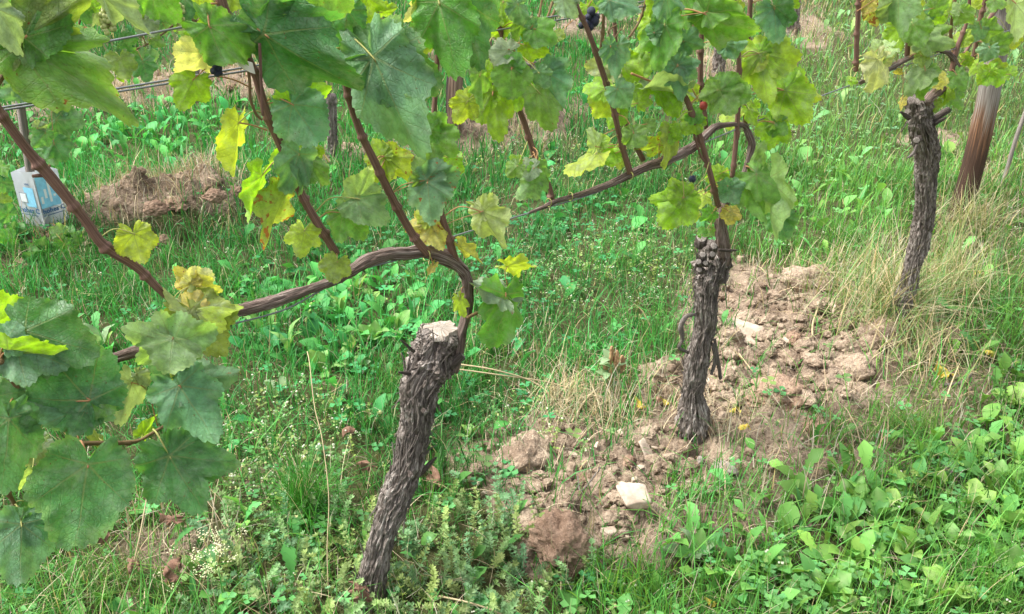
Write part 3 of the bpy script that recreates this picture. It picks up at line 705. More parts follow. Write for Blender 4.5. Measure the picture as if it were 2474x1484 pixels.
for uu, vv in [(1240, 1210), (1300, 1060), (1450, 1080), (1600, 1160), (1420, 1180), (1350, 1240), (1210, 1100), (1640, 1230), (1720, 1180), (1860, 900), (1900, 830), (2000, 760), (1150, 1170), (1180, 1200), (1230, 1250), (1700, 930), (2030, 960), (1770, 900), (1500, 1060), (1580, 1090), (1490, 1190), (1620, 1260)]:
    stone(uu + random.uniform(-12, 12), vv + random.uniform(-8, 8), random.uniform(6, 10), random.choice(ST), 'small pale stone chip lying on the loose soil', (1.2, .8, .6), (random.random(), random.random(), random.random() * 6), 1, 'small pale chips on the loose soil')

# ------------------------------------------------------------------ vines: wood
WIRES = []
def wire(name, pts, r, label, f=row, off=0.0):
    me = tube(name, [(*f(a, b, off), r) for a, b in pts], M_WIRE, 8, 40); o = link(name, me); tag(o, label, 'wire', 'trellis wires'); return o
def extend(a, b, k0, k1):
    return (a + (b - a) * k0, a + (b - a) * k1)
def wire_line(pxa, pxb, r, label, k0=-.6, k1=1.6, f=row, sag=0.0, off=0.0):
    A, B = f(*pxa, off), f(*pxb, off); P = [A + (B - A) * (k0 + (k1 - k0) * t) - Vector((0, 0, sag * 4 * t * (1 - t))) for t in np.linspace(0, 1, 9)]
    me = tube('trellis_wire', [(*p, r) for p in P], M_WIRE, 8, 30); o = link('trellis_wire', me); tag(o, label, 'wire', 'trellis wires'); return o
wire_line((0, 261), (660, 152), .0016, 'upper strand of the twin grey trellis wires at left', -.6, 9)
wire_line((0, 268), (660, 161), .0016, 'lower strand of the twin grey trellis wires at left', -.6, 9, off=.02)
wire_line((0, 150), (690, 19), .0017, 'single high trellis wire above the twin wires at left', -.6, 9)
w_ = [(-300, 1080), (-40, 985), (215, 893), (450, 812), (660, 668 + 90), (740, 722), (860, 655), (960, 628), (1085, 575), (1300, 508), (1450, 462), (1600, 388), (1840, 288), (2070, 200), (2300, 120), (2600, 20)]
wire('trellis_wire', w_, .0015, 'low trellis wire carrying the woody arms of the vines', off=.03)
CANES = {}    # vine -> sampled points for petioles
def addpts(v, pts): CANES.setdefault(v, []).extend([Vector(p[:3]) for p in spline(pts, 40)])
def cane(vine, L, mat=None, segs=12, name='shoot', seed=None, off=0.0, amp=.45, node=.075, f=row, thin=True):
    pts = rowpts(L, off, f); seed = seed or random.randint(1, 99)
    addpts(vine.name, pts)
    n = max(24, int(len(L) * 16))
    me = tube(name, pts, mat or M_CANE, segs, n, cane_disp(seed, node, amp), origin=pts[0][:3])
    return link(name, me, Matrix.Translation(pts[0][:3]), vine)
def stub(vine, u, v, du, dv, r, off=0.0, f=row, mat=None, name='pruning_stub', r2=None, cut=True):
    a, b = f(u, v, off), f(u + du, v + dv, off + .01); ra = pxsize(a, r); rb = pxsize(a, r2 or r * .9)
    me = tube(name, [(*a, ra), (*(a + (b - a) * .5), ra * .95), (*b, rb)], mat or M_BARKD, 12, 10, knot_disp(random.randint(1, 99), .25), flat_end=True, origin=a)
    o = link(name, me, Matrix.Translation(a), vine)
    if cut:
        d = (b - a).normalized(); q = b + d * .0008
        m2 = tube('cut_face', [(*q, rb * .86), (*(q + d * .001), rb * .84), (*(q + d * .0016), rb * .4)], M_CUTG, 14, 4, knot_disp(5, .12), flat_end=True, origin=q)
        link('cut_face', m2, Matrix.Translation(q), o)
    return o

V0 = thing('grape_vine', P1 - ROWD * 1.05, 'leafy vine entering from the left edge with large dark green leaves low down', 'vine', 'vines of the front row')
V1 = thing('grape_vine', P1.copy(), 'front vine with thick shaggy grey trunk and flat sawn top', 'vine', 'vines of the front row')
V2p = row(1676, 1092)
V2 = thing('grape_vine', V2p, 'middle vine with swollen foot and knobbly pruned head behind the loose soil', 'vine', 'vines of the front row')
V3p = row(2165, 800)
V3 = thing('grape_vine', V3p, 'right hand vine with curved trunk rising from a dry grass tuft', 'vine', 'vines of the front row')
for vn in (V0, V1, V2, V3): W[vn.name] = vn.matrix_basis.copy()
def trunk(vine, L, seed, amp=.16, segs=110, n=300, ridges=9, f=row, mat=M_BARK, knots=None):
    pts = rowpts(L, 0, f); bd_ = bark_disp(seed, amp, ridges); kd = knot_disp(seed + 1, .42)
    tot = sum((Vector(pts[i + 1][:3]) - Vector(pts[i][:3])).length for i in range(len(pts) - 1))
    def d(th, L_, r):
        k = np.clip((L_ / tot - (knots or 9)) / .06, 0, 1)
        return bd_(th, L_, r) * (1 - .5 * k) + kd(th, L_, r) * k
    me = tube('trunk', [(*p[:3], p[3] * .9) for p in pts], mat, segs, n, d, origin=pts[0][:3], flat_end=True)
    return link('trunk', me, Matrix.Translation(pts[0][:3]), vine), pts, tot
t1, t1p, _ = trunk(V1, [(899, 1512, 36), (898, 1440, 36), (900, 1390, 33), (925, 1290, 30), (957, 1200, 37), (983, 1130, 35), (1003, 1040, 36), (1010, 989, 39), (1016, 928, 46), (1040, 880, 52), (1052, 840, 51), (1060, 812, 46), (1063, 798, 44)], 3, .17, knots=.82)
t2, t2p, _ = trunk(V2, [(1678, 1150, 26), (1676, 1095, 33), (1673, 1042, 41), (1674, 995, 37), (1673, 955, 26), (1677, 928, 26), (1682, 878, 28), (1690, 835, 25), (1702, 790, 26), (1704, 728, 26), (1708, 695, 29), (1716, 661, 39), (1722, 630, 41), (1718, 605, 33), (1714, 592, 20)], 8, .15, knots=.80)
t3, t3p, _ = trunk(V3, [(2150, 850, 25), (2165, 795, 24), (2180, 730, 22), (2192, 695, 20), (2203, 645, 20), (2218, 595, 23), (2228, 545, 23), (2234, 493, 23), (2236, 433, 24), (2239, 383, 28), (2231, 333, 28), (2223, 290, 29), (2220, 255, 32), (2216, 235, 26)], 14, .15, knots=.86)
b0 = P1 - ROWD * 1.05
me = tube('trunk', [(b0.x, b0.y, -.05, .034), (b0.x, b0.y, .2, .03), (b0.x + .02, b0.y, .45, .032), (b0.x + .03, b0.y + .02, .62, .045), (b0.x + .03, b0.y + .02, .68, .03)], M_BARK, 80, 160, bark_disp(20), origin=b0)
link('trunk', me, Matrix.Translation(b0), V0)
# sawn top of the first trunk
tp = Vector(t1p[-1][:3]); tr_ = t1p[-1][3]
m2 = tube('cut_face', [(*(tp + Vector((0, 0, -.004))), tr_ * 1.02), (*(tp + Vector((.001, 0, .002))), tr_ * .98), (*(tp + Vector((.001, 0, .005))), tr_ * .86), (*(tp + Vector((.001, 0, .0065))), tr_ * .4)], M_CUT, 48, 16, knot_disp(2, .22), flat_end=True, origin=tp)
link('cut_face', m2, Matrix.Translation(tp), t1)
# shoulder wood and stubs
stub(V1, 1085, 885, 32, -26, 12, .03)
stub(V1, 1000, 850, -32, -28, 4, .05, cut=False, r2=1.5)
stub(V1, 1000, 905, -38, -6, 5, .0, cut=False, r2=2)
stub(V1, 1010, 1150, 44, -45, 7, .02, cut=False, r2=2.5)
stub(V1, 1022, 990, 6, 6, 7, .05)
stub(V1, 990, 1145, 6, 6, 7, .05)
for a in [(1690, 590, 4, -14, 16, .02), (1722, 605, 2, -10, 11, .05), (1697, 625, 0, -9, 10, .06), (1718, 622, 2, -7, 9, .065), (1690, 640, -3, -7, 9, .06), (1705, 640, -1, -4, 8, .07), (1735, 604, 30, 2, 4, .05), (1752, 606, 26, -1, 3, .03), (1695, 655, -6, -3, 9, .055)]:
    stub(V2, *a[:5], a[5])
stub(V3, 2250, 290, 40, -24, 9, .02); stub(V3, 2255, 300, 30, -16, 6, .03, cut=False, r2=2); stub(V3, 2195, 285, -20, -14, 6, .02, cut=False, r2=2)
stub(V3, 2218, 335, -4, 4, 10, .05)
# peeling bark ribbons
def ribbons(vine, pts, n, seed, lmin=.02, lmax=.07, t0=.08, t1=.95):
    r_ = random.Random(seed); S = spline(pts, 200); T, N, B = frames(S[:, :3]); L = []
    for k in range(n):
        i = int(200 * r_.uniform(t0, t1)); a = r_.uniform(0, 6.28); rad = S[i, 3]
        d = N[i] * math.cos(a) + B[i] * math.sin(a); tg = T[i] * r_.choice((-1, 1)); ln = r_.uniform(lmin, lmax)
        p = S[i, :3] + d * rad * .95; side = np.cross(tg, d); wv = r_.uniform(.0012, .0032); P = []
        lift = r_.uniform(.0, .35); sw = r_.uniform(-.4, .4)
        for q in range(6):
            t = q / 5; P.append((*(p + tg * ln * t + d * (lift * ln * t ** 2) + side * ln * sw * t * t), wv * (1 - .6 * t)))
        L.append(tube('r', P, M_BARK, 4, 8))
    me = join_meshes('bark_strips', L, M_BARK); o = link('bark_strips', me, None, vine); o['kind'] = 'stuff'; return o
ribbons(V1, t1p, 260, 1, t1=.86); ribbons(V2, t2p, 200, 2, t0=.25, t1=.85); ribbons(V3, t3p, 110, 3, t1=.9)
for L_ in ([(1680, 760, 4), (1658, 765, 6), (1645, 790, 7), (1648, 820, 5), (1640, 840, 4), (1662, 852, 4)], [(1722, 830, 4), (1728, 870, 5), (1718, 905, 4)], [(1726, 820, 4), (1734, 870, 5), (1740, 915, 4)], [(2215, 350, 3), (2205, 372, 4), (2192, 382, 2)]):
    vn = V2 if L_[0][0] < 2000 else V3
    me = tube('bark_strip', rowpts(L_, .03), M_BARK, 8, 30, knot_disp(4, .3)); link('bark_strip', me, None, vn)

# arms (cordons) and shoots
def arm(vine, L, seed, off=.03, mat=M_CORD):
    jr = random.Random(seed); L = [(a + jr.uniform(-3, 3), b + jr.uniform(-3, 3), c * jr.uniform(.8, 1.15)) for a, b, c in L]
    pts = rowpts(L, off); addpts(vine.name, pts)
    me = tube('arm', pts, mat, 40, 180, bark_disp(seed, .16, 5), origin=pts[0][:3]); return link('arm', me, Matrix.Translation(pts[0][:3]), vine)
arm(V1, [(1098, 900, 12), (1108, 850, 12), (1117, 800, 12), (1127, 745, 13), (1130, 700, 14), (1122, 668, 15), (1102, 642, 16), (1072, 622, 15), (1030, 611, 14), (985, 609, 13), (935, 616, 13), (885, 632, 13), (850, 650, 15), (800, 678, 13), (745, 701, 13), (710, 712, 15), (660, 726, 13), (600, 742, 13), (530, 765, 13), (440, 800, 13), (340, 843, 14), (225, 883, 12), (100, 930, 12), (-60, 1000, 11)], 31)
arm(V2, [(1748, 640, 14), (1744, 600, 15), (1741, 560, 14), (1742, 520, 11), (1764, 472, 8), (1794, 425, 7), (1804, 390, 6), (1817, 352, 8), (1805, 322, 8), (1796, 306, 6), (1778, 301, 6), (1748, 300, 7), (1722, 314, 9), (1690, 342, 9), (1655, 368, 10), (1600, 390, 10), (1560, 405, 9), (1520, 424, 9), (1470, 448, 8), (1400, 470, 7), (1340, 488, 7), (1308, 504, 5), (1278, 516, 3)], 37)
arm(V3, [(2235, 250, 14), (2250, 228, 11), (2290, 205, 9), (2310, 170, 8), (2290, 130, 7), (2250, 120, 7), (2190, 142, 7), (2150, 165, 7), (2105, 188, 6), (2075, 203, 4)], 41)
CN = [
 (V1, [(440, 748, 7), (385, 700, 9), (330, 645, 11), (250, 592, 13), (200, 525, 12), (122, 428, 14), (60, 355, 12), (0, 272, 12), (-70, 160, 11), (-140, 40, 10)], M_CANE, .06),
 (V1, [(812, 612, 10), (770, 545, 11), (728, 470, 10), (682, 360, 11), (642, 268, 11), (618, 185, 10), (590, 120, 10), (555, 50, 11), (535, 5, 13), (520, -80, 10)], M_CANE, .05),
 (V1, [(1032, 612, 11), (1000, 572, 10), (958, 500, 10), (905, 392, 10), (868, 312, 9), (836, 205, 9), (845, 120, 9), (852, 60, 9), (845, 0, 8), (840, -80, 8)], M_CANE, .04),
 (V1, [(1102, 642, 10), (1082, 572, 10), (1062, 510, 9), (1045, 440, 8), (1040, 350, 7), (1050, 250, 6), (1060, 60, 6), (1060, -60, 6)], M_CANE, .03),
 (V1, [(1128, 768, 4), (1160, 752, 4), (1185, 738, 4), (1215, 712, 4), (1225, 690, 2)], M_CANEO, .05),
 (V1, [(40, 100, 7), (20, 160, 7), (-10, 210, 7), (-40, 260, 6)], M_CANEO, .10),
 (V1, [(125, 428, 7), (105, 424, 5), (78, 426, 4)], M_CANE, .06),
 (V2, [(1332, 486, 7), (1326, 452, 7), (1298, 396, 8), (1268, 302, 7), (1240, 225, 7), (1215, 100, 6), (1190, -30, 6)], M_CANE, .0),
 (V2, [(1522, 418, 8), (1500, 345, 7), (1477, 245, 7), (1445, 145, 7), (1420, 75, 6), (1395, 20, 6), (1370, -60, 6)], M_CANE, .04),
 (V2, [(1553, 386, 7), (1520, 320, 6), (1500, 240, 6), (1490, 150, 5), (1484, 60, 5), (1475, -50, 5)], M_CANE, -.02),
 (V2, [(1735, 498, 7), (1715, 420, 7), (1690, 330, 7), (1662, 250, 7), (1636, 200, 6), (1620, 120, 5), (1600, -40, 5)], M_CANE, .05),
 (V2, [(1706, 310, 6), (1693, 220, 7), (1692, 140, 7), (1696, 40, 6), (1700, -60, 6)], M_CANE, .0),
 (V2, [(1768, 428, 6), (1780, 310, 6), (1785, 160, 6), (1778, 60, 5), (1770, -50, 5)], M_CANE, .03),
 (V2, [(1802, 312, 7), (1800, 230, 6), (1807, 90, 6), (1815, -40, 6)], M_CANE, .0),
 (V2, [(1450, 125, 4), (1456, 80, 4), (1458, 20, 4), (1462, -40, 3)], M_CANEO, .04),
 (V2, [(1710, 395, 4), (1698, 385, 3), (1690, 370, 3), (1675, 320, 3)], M_CANE, .05),
 (V2, [(1630, 100, 4), (1660, 75, 4), (1700, 40, 4), (1730, 10, 3)], M_CANEO, .02),
 (V2, [(1520, 90, 3), (1545, 50, 3), (1560, 0, 3)], M_CANEO, .02),
 (V3, [(2067, 172, 6), (2069, 100, 6), (2073, 20, 6), (2076, -50, 5)], M_CANE, .02),
 (V3, [(2190, 142, 6), (2194, 80, 6), (2190, 30, 4), (2185, -40, 4)], M_CANE, .02),
 (V3, [(2300, 185, 6), (2303, 120, 6), (2296, 80, 4), (2310, -30, 4)], M_CANEO, .02),
 (V3, [(2296, 180, 6), (2310, 120, 6), (2335, 50, 4), (2345, -40, 4)], M_CANE, .03),
 (V3, [(2345, 175, 5), (2360, 90, 5), (2375, 10, 6), (2390, -50, 5)], M_CANE, .0),
 (V3, [(2330, 130, 4), (2360, 80, 4), (2410, 20, 4)], M_CANE, -.02),
 (V0, [(-60, 1000, 8), (-10, 900, 8), (0, 872, 7), (22, 910, 6), (55, 950, 5), (92, 975, 4)], M_CANEO, .16),
 (V0, [(-90, 1120, 8), (-20, 1090, 7), (90, 1080, 7), (200, 1072, 6), (320, 1068, 5), (365, 1048, 4), (415, 1018, 4), (433, 1012, 3)], M_CANEO, .12),
 (V0, [(-60, 1160, 6), (0, 1180, 5), (25, 1200, 5), (45, 1240, 4), (52, 1266, 3)], M_CANEO, .16),
]
for vn, L_, mt, of in CN: cane(vn, L_, mt, off=of)
# joint from trunk of left vine to its shoots
pA = row(-60, 1000, .16); pB = row(-90, 1120, .12); pC = row(-60, 1160, .16)
for q in (pA, pB, pC):
    link('shoot', tube('shoot', [(b0.x + .03, b0.y + .02, .62, .01), (*((b0 + Vector((.03, .02, .66)) + q) / 2 + Vector((0, 0, .05))), .007), (*q, .005)], M_CANEO, 8, 20), None, V0)

# ------------------------------------------------------------------ grape leaves
def leaf_mesh(seed, K=132, Mr=9, bend=.4, fold=.2, wave=.05, lob=.78, twist=0.0):
    r = np.random.default_rng(seed)
    th = np.linspace(-math.pi, math.pi, K, endpoint=False) + math.pi / K
    a = np.abs(th); Ls = np.array(VL) * (1 + (r.random(5) - .5) * .16); out = np.zeros(K)
    for va, L in zip(VA, Ls):
        dlt = (th - va + math.pi) % (2 * math.pi) - math.pi
        out = np.maximum(out, L * np.clip(1 - (np.abs(dlt) / R(62)) ** 1.7 * (1 - .55), 0, 1) * (1 - (1 - lob) * np.clip(np.abs(dlt) / R(27), 0, 1) ** 2 * .55))
    back = .50 * np.exp(-((a - R(140)) / R(26)) ** 2); out = np.maximum(out, back)
    out = out * (1 - .72 * np.exp(-((math.pi - a) / R(15 + 8 * r.random())) ** 2))
    nt_ = 19 + r.integers(0, 5); ph = (a / math.pi * nt_ + .25 * np.sin(th * 3 + seed)) % 1
    out = out * (1 + .085 * (1 - np.abs(ph * 2 - 1)) * (a < R(168)) + .03 * np.sin(th * 7 + seed))
    f = np.linspace(0, 1, Mr + 1)[1:] ** .85
    rr = out[None, :] * f[:, None]; x = rr * np.sin(th); y = rr * np.cos(th)
    e = np.repeat(f[:, None], K, 1)
    V = np.vstack([[0, 0, 0], np.stack([x, y, 0 * x], -1).reshape(-1, 3)]); E = np.concatenate([[0], e.ravel()])
    X, Y = V[:, 0].copy(), V[:, 1].copy(); tt = np.arctan2(X, Y); rad = np.hypot(X, Y)
    dv = np.min([np.abs((tt - va + math.pi) % (2 * math.pi) - math.pi) for va in VA], axis=0) * rad
    z = .07 * np.clip(dv / .2, 0, 1) ** .8 * .55                                        # tissue puffs up between the veins
    z = z + fold * np.abs(X) ** 1.2 * .8 - .12 * rad ** 2
    z = z + wave * 1.6 * rad ** 2 * np.sin(tt * (3 + r.integers(0, 3)) + r.random() * 6) + wave * .5 * E ** 3 * np.sin(tt * 11 + r.random() * 6)
    z = z + .03 * fbm(np.stack([X * 3, Y * 3, X * 0 + seed], -1), 2, seed % 97)
    # bend along the midrib and a twist
    if abs(bend) > 1e-3:
        Rb = 1 / bend; yy = (Rb - z) * np.sin(Y * bend); zz = Rb - (Rb - z) * np.cos(Y * bend); Y2, z2 = yy, zz
        Y2 = np.where(Y < 0, Y, Y2); z2 = np.where(Y < 0, z, z2)
    else: Y2, z2 = Y, z
    ang = twist * Y2; X2 = X * np.cos(ang) - z2 * np.sin(ang); z2 = X * np.sin(ang) + z2 * np.cos(ang)
    Vn = np.stack([X2, Y2, -z2], -1)
    j = np.arange(K); j2 = (j + 1) % K; T = [np.stack([0 * j, 1 + j2, 1 + j], 1)]
    for k in range(Mr - 1):
        b = 1 + k * K; T += [np.stack([b + j, b + j2, b + K + j2], 1), np.stack([b + j, b + K + j2, b + K + j], 1)]
    return mesh_np('leaf', Vn, np.vstack(T), M_LEAF, {'lf': ('FLOAT_VECTOR', np.stack([X, Y, E], -1))})
CC = {'dark': (.10, .27, .085), 'blue': (.165, .34, .18), 'green': (.14, .34, .055), 'mid': (.19, .36, .075), 'lime': (.28, .48, .035), 'yel': (.38, .50, .06), 'yellow': (.62, .54, .14), 'pale': (.38, .47, .21), 'grey': (.27, .37, .24), 'olive': (.25, .34, .07), 'pgreen': (.26, .41, .16), 'cream': (.62, .62, .36)}  # lime is brightened so the base colour carries a backlit glow
AX = (Vector((1, 0, 0)), Vector((0, -sp_, -cp)), Vector((0, -cp, sp_)))    # image right, image down, towards camera
SEED = [100]
def put_leaf(vine, jx, jy, tx, ty, col, roll=0, pitch=0, off=.04, wsc=1.0, dmg=0.0, bend=.5, fold=.25, wave=.06, f=row, pet=True, res=1, petmat=None, flip=False, lob=None):
    SEED[0] += 1; sd_ = SEED[0]; r_ = random.Random(sd_)
    J = f(jx, jy, off); du, dv = tx - jx, ty - jy; n = math.hypot(du, dv)
    k = AX[2]
    if f is row2 or True:
        k = (CAM - J).normalized()
    rt = Vector((1, 0, 0)); dn = k.cross(rt).normalized(); dn = -dn if dn.z > 0 else dn; rt = dn.cross(k).normalized(); rt = rt if rt.x > 0 else -rt
    d = (rt * du + dn * dv) / n
    pr, rr = R(pitch + r_.uniform(-5, 5)), R(roll + r_.uniform(-6, 6))
    Ya = (d * math.cos(pr) + k * math.sin(pr)).normalized(); Xa = Ya.cross(k).normalized(); Za = Xa.cross(Ya)
    if flip: Xa = -Xa; Za = -Za
    Rm = Matrix((Xa, Ya, Za)).transposed(); Rm = Rm @ Matrix.Rotation(rr, 3, 'Y')
    ln = pxsize(J, n) / max(.35, math.cos(pr)) * (1 + .12 * max(0, bend))
    K, Mr = ((132, 9) if res == 1 else (84, 5))
    me = leaf_mesh(sd_, K, Mr, bend + r_.uniform(-.15, .15), fold + r_.uniform(-.08, .08), wave * r_.uniform(.9, 2.0), lob or r_.uniform(.55, .9), r_.uniform(-.3, .3))
    M = Matrix.Translation(J) @ Rm.to_4x4() @ Matrix.Diagonal((ln * min(wsc, 1.2) * .88, ln * .95, ln, 1))
    o = link('leaf', me, M, vine)
    c = CC[col]; q = r_.uniform(.88, 1.14); o.color = (c[0] * q * r_.uniform(.9, 1.1), c[1] * q, c[2] * q, 1 - dmg)
    if pet and vine.name in CANES:
        best = min(CANES[vine.name], key=lambda p: (p - J).length + .6 * abs((p - J).dot(Ya) > 0) * .04)
        dist = (best - J).length
        if .004 < dist < .22:
            mid = (best + J) / 2 - Ya * dist * .12 + Vector((0, 0, .10 * dist)); pr_ = max(.0009, min(.0019, ln * .015))
            pm = petmat or r_.choice((M_PET, M_PET, M_PETG))
            me = tube('petiole', [(*best, pr_ * 1.2), (*mid, pr_), (*J, pr_ * .9), (*(J + Ya * ln * .05), pr_ * .5)], pm, 6, 14, origin=J)
            link('petiole', me, Matrix.Translation(J), o)
    return o
